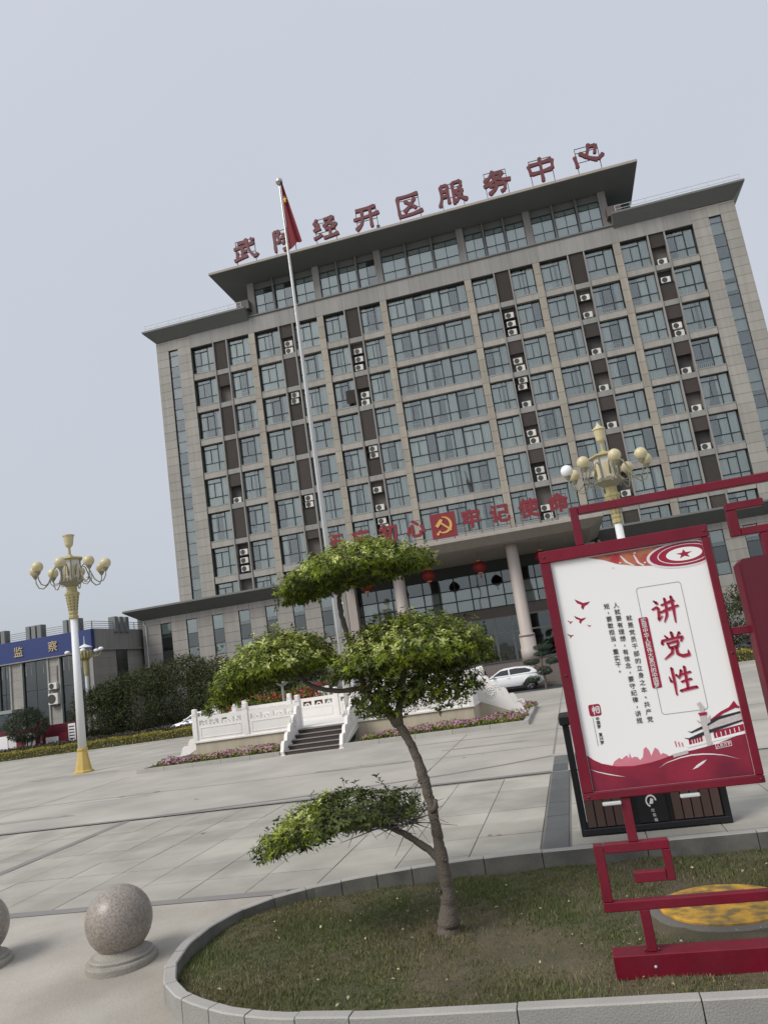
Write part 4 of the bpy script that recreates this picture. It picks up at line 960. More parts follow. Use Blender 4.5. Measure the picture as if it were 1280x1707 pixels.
# ---- flagpole and flag
fp_ = thing('flagpole', 'tall tapered steel flagpole with a ball top on the marble platform', 'flagpole', (-10.1, -34.5, .8))
part('pole', MB().lathe([(.15,.25),(.145,4),(.115,12),(.08,20),(.048,26.6),(.048,26.75)], 20), 'steel_pole', fp_, True)
part('base', MB().lathe([(.34,0),(.34,.12),(.24,.16),(.22,.26)], 20), 'steel_pole', fp_)
for z in (6.5, 13.0, 19.5): part('collar', MB().lathe([(.162-.0040*z,z-.05),(.170-.0040*z,z),(.162-.0040*z,z+.05)], 18), 'steel_pole', fp_)
part('truck_ball', MB().lathe([(.05,26.75)]+[(.19*math.sin(R(a)), 26.95-.19*math.cos(R(a))) for a in range(15, 180, 15)]+[(.005,27.14)], 18), 'steel_pole', fp_, True)
part('halyard', MB().tube([(-.02,-.20,1.2),(0,-.14,14),(0.02,-.09,26.5)], .012, 5), 'rail_white', fp_)
fl = thing('flag', 'limp red national flag hanging folded near the top of the flagpole', 'flag', (-10.1, -34.5, 24.0))
nu, nv = 40, 30; V = []
for j in range(nv+1):
    t = j/nv                                               # 0 bottom, 1 top
    for i in range(nu+1):
        s = i/nu
        wdt = .06 + .66*(1-t)**1.0
        x = .08 + s*wdt; fold = math.sin(s*9.5+t*2.2)*.10*(1-.5*t) + math.sin(s*19+t*5)*.035
        z = -.08 + 3.95*t + .22*s*(1-t) - .10*math.sin(s*7)*(1-t)*.6
        V.append((x, -.03+fold*(.3+.7*s), z))
Fs = [(j*(nu+1)+i, j*(nu+1)+i+1, (j+1)*(nu+1)+i+1, (j+1)*(nu+1)+i) for j in range(nv) for i in range(nu)]
part('cloth', MB().add(V, Fs), 'flag_red', fl, True)
mb = MB(); st_ = [(( .22 if k % 2 == 0 else .09)*math.sin(math.pi*k/5)*.45, (.22 if k % 2 == 0 else .09)*math.cos(math.pi*k/5)) for k in range(10)]
part('star', MB().prism([(.22+a, 2.55+b) for a, b in st_], -.165, -.16, 'y'), 'flag_gold', fl)

# ================================================================ STREET LAMPS
def hexlathe(prof, n=6, a0=0.0): return MB().lathe(prof, n, (0,0), 0, a0)
def plaza_lamp(loc, label, rz, lid=False, white=None):
    o = thing('street_lamp', label, 'street lamp', loc, rz, 'tall lamps on the plaza')
    part('base', MB().lathe([(.44,0),(.44,.08),(.36,.12),(.20,.95),(.24,1.0),(.24,1.08),(.18,1.1)], 8, (0,0), 0, R(22.5)), 'lamp_gold_base', o)
    part('post', MB().lathe([(.19,1.05),(.175,4),(.155,7.05)], 20), 'lamp_white', o, True)
    nk = part('neck', MB().lathe([(.17,7.0),(.22,7.06),(.22,7.16),(.18,7.2),(.22,7.32),(.20,7.36),(.31,8.12),(.34,8.16),(.34,8.24),(.24,8.32),(.24,8.62)], 8, (0,0), 0, R(22.5)), 'lamp_gold', o)
    for k in range(8):                                       # raised scroll-work on each face of the neck
        g = 2*math.pi*k/8; mb = MB()
        for q in range(5):
            z = 7.46+.14*q; rr = .192+.13*(z-7.36)*.93+.004
            mb.lathe([(.045,-.012),(.045,.008),(.03,.016),(.028,.004)], 8, (0,0))
            mb.v[-32:] = [((rr+v[2])*math.cos(g)-(v[0])*math.sin(g), (rr+v[2])*math.sin(g)+v[0]*math.cos(g), z+v[1]) for v in mb.v[-32:]]
        part('ornament', mb, 'lamp_bronze', nk)
    part('lantern_floor', hexlathe([(.26,8.55),(.55,8.76),(.60,8.78),(.60,8.87),(.50,8.90)]), 'lamp_bronze', o)
    ln = part('lantern', hexlathe([(.44,8.9),(.49,9.82)]), 'lamp_pane', o)
    for k in range(6):
        g = 2*math.pi*k/6; x, y = math.cos(g), math.sin(g)
        part('lantern_bar', MB().tube([(.45*x,.45*y,8.88),(.50*x,.50*y,9.3),(.50*x,.50*y,9.84)], .035, 6), 'lamp_bronze', ln)
        g2 = g+math.pi/6; rr = .412
        part('lantern_panel', MB().add([(rr*math.cos(g2)*1.0-.12*math.sin(g2)*s1, rr*math.sin(g2)+.12*math.cos(g2)*s1, z) for s1, z in ((-1,8.95),(1,8.95),(1,9.70),(-1,9.70))], [(0,1,2,3)]), 'globe_cream', ln)
    part('lantern_roof', hexlathe([(.52,9.80),(.64,9.86),(.62,9.92),(.16,10.04),(.12,10.1),(.07,10.12)]), 'lamp_gold', o)
    part('spire', MB().lathe([(.07,10.1),(.055,10.45)], 12), 'lamp_gold', o)
    cup = [(.06,10.43),(.17,10.55),(.19,10.62),(.24,11.0),(.27,11.02),(.27,11.07)]
    if lid: cup = [(.06,10.43),(.17,10.55),(.19,10.62),(.24,11.0),(.28,11.02),(.27,11.07),(.13,11.16),(.05,11.26),(.02,11.36)]
    part('crown_cup', MB().lathe(cup, 16), 'globe_cream', o)
    for k in range(8):
        g = R(12+45*k); cg, sg = math.cos(g), math.sin(g)
        path = [(.42,9.05),(.50,9.45),(.62,9.58),(.78,9.50),(.92,9.15),(1.08,8.78),(1.28,8.62),(1.48,8.68),(1.60,8.92),(1.62,9.16)]
        am = part('arm', MB().tube([(r*cg, r*sg, z) for r, z in path], .028, 6), 'lamp_bronze', o, True)
        part('curl', MB().tube([(r*cg, r*sg, z) for r, z in [(.50,8.95),(.62,8.72),(.82,8.68),(.96,8.84),(.92,9.02),(.80,9.02)]], .02, 5), 'lamp_bronze', am, True)
        part('socket', MB().lathe([(.03,9.10),(.08,9.16),(.13,9.25),(.15,9.30)], 12, (1.62*cg, 1.62*sg)), 'lamp_bronze', am)
        part('globe', MB().lathe([(.255*math.sin(R(a)), 9.50-.255*math.cos(R(a))) for a in range(20, 180, 16)]+[(.004,9.755)], 20, (1.62*cg, 1.62*sg)), 'globe_white' if k == white else 'globe_cream', o, True)
    return o
plaza_lamp((-22.38, -36.3, 0), 'cream globe lamp on white post left of the marble platform', R(7.5))
plaza_lamp((2.74, -36.3, 0), 'gold globe lamp behind the poster board with one white globe', R(-3), True, 4)
o = thing('street_lamp', 'white post lamp with lotus head by the blue sign building', 'street lamp', (-38.4, -12.0, -.1))
part('post', MB().lathe([(.26,0),(.26,.1),(.15,.2),(.12,5.6)], 14), 'lamp_white', o)
part('neck', MB().lathe([(.13,5.5),(.17,5.7),(.20,6.7),(.16,6.8)], 12), 'lamp_gold', o)
mb = MB()
for k in range(12):
    g = 2*math.pi*k/12; cg, sg = math.cos(g), math.sin(g)
    part('petal', MB().tube([(.14*cg,.14*sg,6.75),(.42*cg,.42*sg,7.0),(.50*cg,.50*sg,7.35),(.36*cg,.36*sg,7.7)], [.05,.09,.09,.03], 6), 'lamp_gold', o)
part('cap', MB().lathe([(.62,7.78),(.60,7.82),(.10,8.05),(.03,8.12),(.02,8.7),(.005,8.75)], 16), 'lamp_white', o)
for k in range(5):
    g = R(10+72*k); cg, sg = math.cos(g), math.sin(g)
    part('arm', MB().tube([(.4*cg,.4*sg,7.3),(.7*cg,.7*sg,7.05),(1.1*cg,1.1*sg,7.0),(1.35*cg,1.35*sg,7.3)], .025, 6), 'lamp_gold', o)
    part('globe', MB().lathe([(.22*math.sin(R(a)), 7.52-.16*math.cos(R(a))) for a in range(20, 180, 20)]+[(.004,7.68)], 14, (1.35*cg, 1.35*sg)), 'globe_white', o, True)
o = thing('metal_post', 'plain grey metal post just right of the flagpole', 'post', (-13.9, -20.0, 0))
part('shaft', MB().lathe([(.13,0),(.13,3.1),(.15,3.12),(.15,3.2),(.11,3.22),(.10,7.0)], 14), 'rail_white', o); part('cap', MB().lathe([(.11,7.0),(.13,7.05),(.02,7.2)], 14), 'rail_white', o)
o = thing('path_light', 'short grey path light behind the white balustrade', 'path light', (-15.6, -28.0, 0))
part('shaft', MB().lathe([(.09,0),(.08,.2),(.07,2.45)], 12), 'sill', o); part('head', MB().lathe([(.08,2.45),(.34,2.62),(.34,2.66),(.05,2.74)], 14), 'sill', o)

# ================================================================ CARS
def car(loc, rz, label, paint, L_=4.6, H=1.56, suv=True, group='parked cars'):
    """side profile lofted across the width with tumblehome; x is forward (front at -x)"""
    o = thing('parked_car', label, 'car', loc, rz, group); hw = .92; f = L_/4.6; hh = H/1.56
    low = [(-2.28,.42),(-2.30,.62),(-2.22,.80),(-2.0,.92),(-1.45,1.00),(-1.0,1.05),(1.6,1.10),(2.12,1.08),(2.26,.95),(2.30,.70),(2.26,.40),(1.95,.28),(-1.95,.26)]
    wheels = (-1.45, 1.42); wr = .36
    # body: sections along x with rounded sides
    xs = np.linspace(-2.30, 2.30, 40); V = []; n = len(xs)
    topz = lambda x: float(np.interp(x, [-2.30,-2.2,-2.0,-1.45,-1.0,1.6,2.12,2.26,2.30], [.62,.80,.90,.985,1.05,1.10,1.08,.98,.72]))
    botz = lambda x: float(np.interp(x, [-2.30,-2.0,1.95,2.30], [.45,.26,.28,.45]))
    nar = lambda x: float(np.interp(x, [-2.30,-2.1,-1.6,-.5,1.2,2.0,2.25,2.30], [.62,.80,.93,1,1,.95,.84,.74]))
    ring = [(-1.0,.10),(-1.0,.45),(-.985,.75),(-.93,.96),(-.80,1.0),(.80,1.0),(.93,.96),(.985,.75),(1.0,.45),(1.0,.10),(.9,0),(-.9,0)]
    for x in xs:
        zt, zb, w_ = topz(x), botz(x), hw*nar(x)
        for a, b in ring:
            z = zb+(zt-zb)*b; arch = min(abs(x-wc) for wc in wheels)
            if arch < .42 and abs(a) > .85: z = max(z, .36+math.sqrt(max(0, .43**2-arch**2))) if z < .36+math.sqrt(max(0, .43**2-arch**2)) else z
            V.append((x*f, a*w_, z*hh))
    m_ = len(ring); Fs = [(i*m_+k, (i+1)*m_+k, (i+1)*m_+(k+1)%m_, i*m_+(k+1)%m_) for i in range(n-1) for k in range(m_)] + [tuple(range(m_-1,-1,-1)), tuple(range((n-1)*m_, n*m_))]
    part('body', MB().add(V, Fs), paint, o, True)
    # cabin
    prof = [(-1.18,1.02),(-.42,1.46),(-.15,1.53),(.55,1.56),(1.35,1.50),(1.70,1.38),(2.08,1.06)] if suv else [(-1.1,1.02),(-.3,1.40),(0,1.45),(.6,1.46),(1.2,1.38),(1.95,1.06)]
    V = []; n = len(prof)
    for sgn in (-1, 1):
        for x, z in prof: V.append((x*f, sgn*(hw*.97-(z-1.02)*.42), z*hh))
    Fs = [tuple(range(n-1,-1,-1)), tuple(range(n, 2*n))] + [(i, i+1, i+1+n, i+n) for i in range(n-1)]
    cb = part('cabin', MB().add(V, Fs), paint, o)
    yy = lambda z: hw*.97-(z-1.02)*.42+.006
    for sgn in (-1, 1):
        for q in ([(-.95,1.10),(-.38,1.40),(.12,1.44),(.14,1.10)], [(.22,1.10),(.20,1.44),(.62,1.47),(1.25,1.42),(1.62,1.26),(1.50,1.14)]):
            P = [(x*f, sgn*yy(z), z*hh) for x, z in q]; P2 = [(x*f, sgn*(yy(z)-.02), z*hh) for x, z in q]; k = len(q)
            part('side_window', MB().add(P+P2, [tuple(range(k)) if sgn < 0 else tuple(range(k-1,-1,-1)), tuple(range(2*k-1,k-1,-1)) if sgn < 0 else tuple(range(k,2*k))]+[(i,(i+1)%k,(i+1)%k+k,i+k) for i in range(k)]), 'car_glass', cb)
    for q, nm in (((prof[0], prof[1]), 'windscreen'), ((prof[-1], prof[-2]), 'rear_window')):
        (xa, za), (xb, zb) = q; sg = -1 if nm == 'windscreen' else 1
        P = [(xa*f+sg*.012+(xb-xa)*.10*f, s*(yy(za)-.10), (za+(zb-za)*.10)*hh+.012) for s in (-1, 1)] + [(xb*f+sg*.012-(xb-xa)*.08*f, s*(yy(zb)-.10), (zb-(zb-za)*.08)*hh+.012) for s in (1, -1)]
        part(nm, MB().add(P, [(0,1,2,3)] if sg < 0 else [(3,2,1,0)]), 'car_glass', cb)
    for wc in wheels:
        for sgn in (-1, 1):
            w0 = MB().lathe([(.20,-.10),(wr-.03,-.11),(wr,-.08),(wr,.08),(wr-.03,.11),(.20,.10)], 24)
            wv = part('wheel', w0, 'tyre', o, True, (wc*f, sgn*(hw-.13), wr), (R(90), 0, 0))
            rm = MB().lathe([(.05,0),(.06,.125),(.02,.13)], 10)
            for k in range(5): g = 2*math.pi*k/5; rm.prism([(math.cos(g+a)*r, math.sin(g+a)*r) for r, a in ((.05,.6),(.05,-.6),(.245,-.14),(.245,.14))], .09, .12, 'z'); 
            rm.lathe([(.225,.07),(.25,.12),(.255,.07)], 24)
            part('rim', rm, 'alloy', wv, False, None, (0 if sgn < 0 else math.pi, 0, 0))
    for sgn in (-1, 1):
        part('mirror', MB().bbox(-.98*f, -.80*f, *sorted((sgn*.92, sgn*1.08)), 1.04*hh, 1.18*hh, .03), paint, o)
        part('headlight', MB().prism([(-2.20*f,.72),(-1.85*f,.84),(-1.80*f,.78),(-2.16*f,.64)], *sorted((sgn*.60, sgn*.80)), 'y'), 'head_clear', o)
        part('tail_light', MB().bbox(2.10*f, 2.30*f, *sorted((sgn*.52, sgn*.83)), .86*hh, .98*hh, .02), 'tail_red', o)
        part('door_handle', MB().box(.02*f, .2*f, *sorted((sgn*.90, sgn*.94)), .90*hh, .93*hh), paint, o)
        part('sill_trim', MB().box(-1.0*f, .98*f, *sorted((sgn*.84, sgn*.925)), .27, .36), 'car_dark' if paint != 'car_dark' else 'tyre', o)
    part('number_plate', MB().box(2.295*f, 2.31*f, -.22, .22, .70, .82), 'lamp_white', o)
    return o
car((-4.35, -16.4, -.1), R(-2), 'white sport utility car parked in front of the entrance steps', 'car_white')
car((-26.0, -17.0, -.1), R(3), 'white car parked beside the dark bushes, behind the yellow hedge', 'car_white', 4.7, 1.62, True)
car((-18.8, -16.8, -.1), R(0), 'white car mostly hidden behind the flag platform and roses', 'car_white', 4.6, 1.52, False)
car((-13.2, -16.6, -.1), R(2), 'white car seen through the platform railing beside the red notice post', 'car_white', 4.6, 1.5, False)
car((11.6, -15.6, -.1), R(-4), 'shiny dark car behind the hedge seen through the red sign frame', 'car_dark', 4.6, 1.5, False)

# ================================================================ THE POSTER BOARD
PB = thing('poster_board', 'red framed white poster board with Chinese slogan on a fretwork stand', 'notice board', (0, -60.83, -0.14))
ZB = 0.14                                                   # board local z = world z + ZB
def bar(poly, y0=-.045, y1=.045, name='frame_bar', m='sign_red', par=PB):
    X_ = [p[0] for p in poly]; Z_ = [p[1]+ZB for p in poly]; e = .0015
    return part(name, MB().bbox(min(X_)+e, max(X_)-e, y0, y1, min(Z_)+e, max(Z_)-e, .006), m, par)
def rect(x0, x1, z0, z1): return [(x0,z0),(x1,z0),(x1,z1),(x0,z1)]
part('base_beam', MB().bbox(-.15, 2.6, -.10, .12, ZB-.22, ZB-.02, .006), 'sign_red', PB)
bar(rect(.155,.245,-.02,.33)); bar(rect(-.15,2.6,.325,.41)); bar(rect(-.148,-.055,.41,.905)); bar(rect(-.055,.525,.822,.905)); bar(rect(.45,.525,.552,.822)); bar(rect(.165,.45,.555,.645))
bar(rect(.175,.265,.905,1.30)); part('foot_plate', MB().box(.08,.30,-.14,.16,ZB-.235,ZB-.222), 'sign_red', PB)
# upper fretwork
bar(rect(.225,.305,3.66,4.05)); bar(rect(.305,2.4,3.965,4.05)); bar(rect(1.64,1.98,3.745,3.82)); bar(rect(1.64,1.73,3.495,3.745)); bar(rect(1.73,2.4,3.495,3.57)); bar(rect(1.89,1.965,3.27,3.495))
bar(rect(1.43,1.63,2.60,2.675))
# panel: frame, backing, printed sheet
for r4 in (rect(-.15,1.44,3.54,3.66), rect(-.15,1.44,1.30,1.37), rect(-.15,-.05,1.37,3.54), rect(1.37,1.44,1.37,3.54)): bar(r4, -.07, .07, 'panel_frame')
for bx_, bz_ in ((-.10,1.335),(1.405,1.335),(-.10,3.60),(1.405,3.60),(.20,-.12),(.14,.0),(.26,.0),(-.10,2.45),(1.405,2.45)):
    part('bolt', MB().lathe([(.013,0),(.013,.004),(.008,.008),(.001,.009)], 10), 'rail_white' if bz_ < 0 else 'sign_dark', PB, False, (bx_, -.0705 if bz_ > 1 else (-.1005 if bz_ < 0 else -.046), bz_+ZB), (R(90), 0, 0))
part('panel_back', MB().box(-.10, 1.40, 0.0, .06, 1.33+ZB, 3.60+ZB), 'sign_dark', PB)
PY = -.030                                                  # printed sheet plane
sheet = part('poster_sheet', MB().box(-.052, 1.372, PY, -.001, 1.368+ZB, 3.542+ZB), 'poster_white', PB)
for x in (.01, .70): part('latch', MB().bbox(x, x+.17, -.085, -.03, 1.245+ZB, 1.275+ZB, .006), 'rail_white', PB)
# second panel on the same stand, to the right
rp = part('side_panel', MB().prism([(1.62,ZB+1.3),(1.62,ZB+3.24),(1.66,ZB+3.275),(3.0,ZB+3.275),(3.0,ZB+1.3)], -.16, .04, 'y'), 'sign_dark', PB)
part('side_panel_edge', MB().box(1.605, 1.619, -.17, .05, ZB+1.3, ZB+3.23), 'sign_red', PB)
# ---- print: s from the sheet's left edge, t down from its top, thin films on the sheet
def S(s): return -.05+s
def T(t): return 3.53-t+ZB
def film(name, polys, m, lay, parent=None):
    mb = MB()
    for p in polys: mb.prism([(S(a), T(b)) for a, b in p], PY-.0012*lay-.0008, PY-.0012*(lay-1)-.0012, 'y')
    return part(name, mb, m, parent or sheet)
def ell(cs, ct, rs, rt, n=28, a0=0, a1=360): return [(cs+rs*math.cos(R(a0+(a1-a0)*k/n)), ct+rt*math.sin(R(a0+(a1-a0)*k/n))) for k in range(n + (0 if a1-a0 == 360 else 1))]
def clip(poly, smax=1.417, tmin=0.0, tmax=2.158, smin=0.003):
    return [(min(max(a, smin), smax), min(max(b, tmin), tmax)) for a, b in poly]
film('swirl', [clip([(.36,0),(.50,.045),(.62,.105),(.80,.155),(1.0,.185),(1.2,.205),(1.417,.205),(1.417,0)])], 'print_orange', 1)
film('swirl_ring', [clip(ell(1.235,.115,.34,.125))], 'print_light', 2); film('swirl_ring', [clip(ell(1.238,.113,.315,.110))], 'print_red', 3)
film('swirl_ring', [clip(ell(1.24,.112,.245,.092))], 'print_light', 4); film('swirl_ring', [clip(ell(1.24,.111,.235,.085))], 'print_red', 5)
film('star_field', [ell(1.24,.113,.165,.062)], 'poster_white', 6)
film('star', [[(1.24+(.062 if k % 2 == 0 else .024)*math.sin(math.pi*k/5)*1.25, .115-(.045 if k % 2 == 0 else .018)*math.cos(math.pi*k/5)) for k in range(10)]], 'print_red', 7)
for k in range(7): film('swirl_streak', [[(.66+.035*k+.002*k*k,.035+.004*k),(.67+.035*k+.002*k*k,.03+.004*k),(.72+.035*k,.10+.008*k),(.78+.03*k,.145+.005*k),(.76+.03*k,.148+.005*k),(.70+.035*k,.105+.008*k)]] if k in (0, 3) else [ell(.50+.075*k,.03+.035*((k*7)%4),.012,.007,8)], 'print_light', 2)
# title box and tab
def round_rect(s0, s1, t0, t1, r, n=5):
    p = []
    for (cs, ct, a) in ((s1-r,t0+r,-90),(s1-r,t1-r,0),(s0+r,t1-r,90),(s0+r,t0+r,180)): p += [(cs+r*math.cos(R(a+90*k/n)), ct+r*math.sin(R(a+90*k/n))) for k in range(n+1)]
    return p
A_, B_ = round_rect(.742,1.155,.362,1.552,.03), round_rect(.7475,1.1495,.3675,1.5465,.026)
mb = MB(); n = len(A_); mb.add([(S(a), PY-.002, T(b)) for a, b in A_]+[(S(a), PY-.002, T(b)) for a, b in B_], [(k, (k+1)%n, (k+1)%n+n, k+n) for k in range(n)]); part('title_box', mb, 'print_grey', sheet)
film('tab', [round_rect(.708,.794,.645,1.305,.014)], 'print_red', 3)
def column(name, txt, s, t0, t1, size, m, off=0.008, lay=1, sx=1.0):
    mb = MB(); n = len(txt)
    for k, ch in enumerate(txt):
        if ch == ' ': continue
        glyph_mb(mb, ch, S(s), T(t0+(t1-t0)*k/(n-1)), size, PY-.0012*lay-.0012, 0, 0, sx, bold=off)
    return part(name, mb, m, sheet)
column('tab_text', '实现中华人民伟大复兴的中国梦', .751, .675, 1.278, .050, 'print_light', .016, 4)
column('body_text', '就是党员干部的立身之本。共产党', .628, .63, 1.574, .056, 'print_black', .004)
column('body_text', '人就要有理想，有信念，要守纪律，讲规', .533, .493, 1.575, .056, 'print_black', .004)
column('body_text', '矩，要敢担当，重实干。', .445, .49, 1.108, .056, 'print_black', .004)
# brush-written title: strokes with swelling width
def brush(strokes, cs, ct, size, m, lay, ds=0, dt=0, name='title_character'):
    mb = MB()
    for j, st in enumerate(strokes):
        pts = []
        for (a, b, w_), (c, d, w2) in zip(st, st[1:]):
            for k in range(4): f = k/4; pts.append((a+(c-a)*f, b+(d-b)*f, w_+(w2-w_)*f))
        pts.append(st[-1]); L_ = []; R2 = []
        for i, (a, b, w_) in enumerate(pts):
            p, q = pts[max(0, i-1)], pts[min(len(pts)-1, i+1)]; tx, ty = q[0]-p[0], q[1]-p[1]; l = math.hypot(tx, ty) or 1
            jit = 1+.10*math.sin(i*2.3+j); L_.append((a-ty/l*w_*jit, b+tx/l*w_*jit)); R2.append((a+ty/l*w_, b-tx/l*w_))
        a, b, w_ = pts[0]; c, d, w2 = pts[-1]; n = len(pts)
        V = [(S(cs+ds+x*size), PY-.0012*lay-.0009-.00005*j, T(ct+dt-y*size)) for x, y in L_+R2]
        mb.add(V, [(i, i+1, i+1+n, i+n) for i in range(n-1)])
        for (x, y, w3) in (pts[0], pts[-1]):
            mb.add([(S(cs+ds+(x+w3*math.cos(g))*size), PY-.0012*lay-.0009-.00005*j, T(ct+dt-(y+w3*math.sin(g))*size)) for g in np.linspace(0, 2*math.pi, 9)[:-1]], [tuple(range(8))])
    return part(name, mb, m, sheet)
JIANG = [[(-.36,.42,.03),(-.27,.33,.06)], [(-.48,.10,.025),(-.30,.16,.05),(-.24,.12,.045),(-.28,-.20,.045),(-.32,-.36,.04),(-.14,-.20,.012)],
         [(-.10,.22,.03),(.20,.30,.05),(.40,.34,.035)], [(-.20,-.06,.03),(.15,.03,.055),(.52,.12,.03)], [(.06,.46,.045),(.07,.10,.05),(.02,-.22,.045),(-.12,-.46,.012)], [(.32,.50,.05),(.33,.05,.055),(.30,-.52,.02)]]
DANG = [[(.0,.50,.05),(.02,.32,.05)], [(-.26,.40,.03),(-.17,.28,.05)], [(.30,.46,.045),(.17,.28,.02)], [(-.42,.10,.045),(-.40,.22,.045),(.05,.26,.04),(.40,.28,.05),(.30,.12,.025)],
        [(-.22,.10,.04),(-.17,-.10,.035)], [(-.20,.09,.03),(.20,.14,.045),(.14,-.06,.035)], [(-.16,-.08,.03),(.15,-.04,.035)], [(-.06,-.10,.045),(-.12,-.30,.05),(-.44,-.50,.015)], [(.08,-.10,.05),(.08,-.36,.055),(.26,-.46,.06),(.50,-.44,.055),(.50,-.26,.015)]]
XING = [[(-.42,.18,.02),(-.38,.00,.045)], [(-.14,.22,.045),(-.08,.12,.03)], [(-.27,.50,.05),(-.26,.0,.05),(-.28,-.52,.025)], [(.06,.38,.045),(.00,.18,.04),(-.08,.08,.015)], [(-.02,.20,.03),(.22,.25,.045),(.40,.28,.03)],
        [(.00,-.06,.03),(.20,-.02,.045),(.38,.01,.03)], [(-.10,-.40,.04),(.20,-.35,.055),(.52,-.32,.045)], [(.21,.50,.045),(.20,.05,.05),(.19,-.36,.045)]]
for stx, (cs, ct) in zip((JIANG, DANG, XING), ((.962,.608),(.972,.937),(.972,1.262))):
    brush(stx, cs, ct, .235, 'print_pink', 2, .007, .009, 'title_shadow'); brush(stx, cs, ct, .235, 'print_red', 4)
# doves
for cs, ct, sz in ((.235,.432,.075),(.185,.575,.058),(.085,.586,.026),(.254,.648,.02),(.064,.715,.032)):
    film('dove', [[(cs-sz,ct-sz*.75),(cs-.35*sz,ct-.35*sz),(cs+.05*sz,ct-.1*sz),(cs+.9*sz,ct-.18*sz),(cs+.55*sz,ct+.15*sz),(cs+.15*sz,ct+.30*sz),(cs-.15*sz,ct+.75*sz),(cs-.35*sz,ct+.45*sz),(cs-.25*sz,ct+.1*sz),(cs-.75*sz,ct-.2*sz)]], 'print_red', 1)
# seal and its lines
film('seal', [round_rect(.098,.208,1.378,1.486,.02)], 'print_red', 1)
brush([[(-.22,.15,.05),(-.2,-.1,.04)], [(-.22,.2,.04),(0,.2,.05),(0,-.05,.04),(-.2,-.06,.04)], [(-.1,.42,.03),(-.1,-.42,.05)], [(.12,.3,.04),(.12,-.25,.04)], [(.12,.3,.04),(.40,.3,.05),(.38,-.28,.05),(.12,-.26,.03)], [(.2,.12,.03),(.32,.12,.03)], [(.26,.2,.03),(.25,-.1,.03)]], .153, 1.432, .10, 'print_light', 3, 0, 0, 'seal_character')
column('seal_text', '中国梦 复兴梦', .162, 1.512, 1.73, .036, 'print_black', .014)
film('seal_rule', [[(.118,1.50),(.124,1.50),(.124,1.76),(.118,1.76)]], 'print_grey', 1)
# skyline, gate tower with ornamental pillar, waves
sk = [(.18,1.99),(.22,1.94),(.24,1.91),(.26,1.90),(.29,1.885),(.31,1.90),(.33,1.885),(.36,1.87),(.375,1.90),(.388,1.852),(.398,1.90),(.42,1.89),(.45,1.895),(.47,1.925),(.50,1.90),(.52,1.83),(.545,1.815),(.565,1.85),(.575,1.90),(.60,1.86),(.62,1.83),(.645,1.85),(.66,1.90),(.68,1.885),(.71,1.90),(.74,1.93),(.78,1.95),(.80,1.99)]
film('skyline', [sk], 'print_pink', 1)
wv = [(.003,1.83),(.06,1.88),(.14,1.928),(.25,1.965),(.362,1.977),(.47,1.975),(.563,1.959),(.66,1.937),(.751,1.915),(.86,1.898),(.965,1.888),(1.158,1.86),(1.417,1.79),(1.417,2.158),(.003,2.158)]
film('wave', [wv], 'print_deep', 2)
def ribbon(pts, w_, m, lay): 
    up = [(a, b-w_*math.sin(math.pi*k/(len(pts)-1))) for k, (a, b) in enumerate(pts)]
    film('wave_crest', [up+pts[::-1]], m, lay)
ribbon([(.617,2.014),(.70,1.975),(.826,1.948),(.92,1.938),(1.019,1.94),(1.11,1.95),(1.202,1.968),(1.326,2.013)], .012, 'print_light', 3)
ribbon([(.004,1.954),(.07,1.99),(.154,2.02),(.235,2.042),(.313,2.057)], .010, 'print_light', 3)
film('wave_crest', [[(.905,2.058),(.955,2.02),(1.01,1.995),(1.045,1.985),(1.01,2.015),(.955,2.045)]], 'print_light', 3)
ribbon([(.003,1.835),(.10,1.92),(.25,1.972),(.40,1.985),(.563,1.965),(.75,1.92)], .016, 'print_red', 3)
film('gate_wall', [[(.90,1.845),(1.417,1.775),(1.417,1.80),(.90,1.866)]], 'poster_white', 3)
film('gate_hall', [[(.925,1.79),(1.05,1.775),(1.05,1.835),(.925,1.85)], [(1.15,1.75),(1.417,1.715),(1.417,1.775),(1.15,1.82)]], 'print_red', 1)
for k in range(5): film('gate_pillar', [[(.95+.024*k,1.80-.003*k),(.957+.024*k,1.80-.003*k),(.957+.024*k,1.84-.003*k),(.95+.024*k,1.84-.003*k)]], 'print_light', 2)
for k in range(6): film('gate_pillar', [[(1.17+.040*k,1.765-.006*k),(1.178+.040*k,1.765-.006*k),(1.178+.040*k,1.805-.006*k),(1.17+.040*k,1.805-.006*k)]], 'print_light', 2)
film('gate_eave', [[(.888,1.775),(.93,1.783),(1.06,1.742),(1.417,1.675),(1.417,1.69),(1.10,1.765),(.94,1.800)]], 'print_black', 3)
film('gate_eave', [[(.932,1.722),(.965,1.728),(1.07,1.69),(1.20,1.628),(1.417,1.60),(1.417,1.618),(1.22,1.652),(1.08,1.712),(.965,1.742)]], 'print_black', 3)
film('gate_roof', [[(1.12,1.66),(1.25,1.585),(1.33,1.555),(1.383,1.503),(1.40,1.54),(1.417,1.56),(1.417,1.575),(1.38,1.568),(1.27,1.605),(1.16,1.668)]], 'print_red', 2)
film('gate_storey', [[(1.06,1.70),(1.22,1.655),(1.417,1.62),(1.417,1.675),(1.10,1.735)]], 'print_stone', 2)
film('ornamental_pillar', [[(1.064,1.60),(1.118,1.60),(1.112,1.66),(1.120,1.85),(1.10,1.87),(1.075,1.87),(1.068,1.75)]], 'print_stone', 5)
film('ornamental_pillar_wing', [[(1.04,1.655),(1.03,1.63),(1.06,1.65),(1.12,1.635),(1.155,1.60),(1.145,1.665),(1.09,1.69)]], 'print_stone', 4)
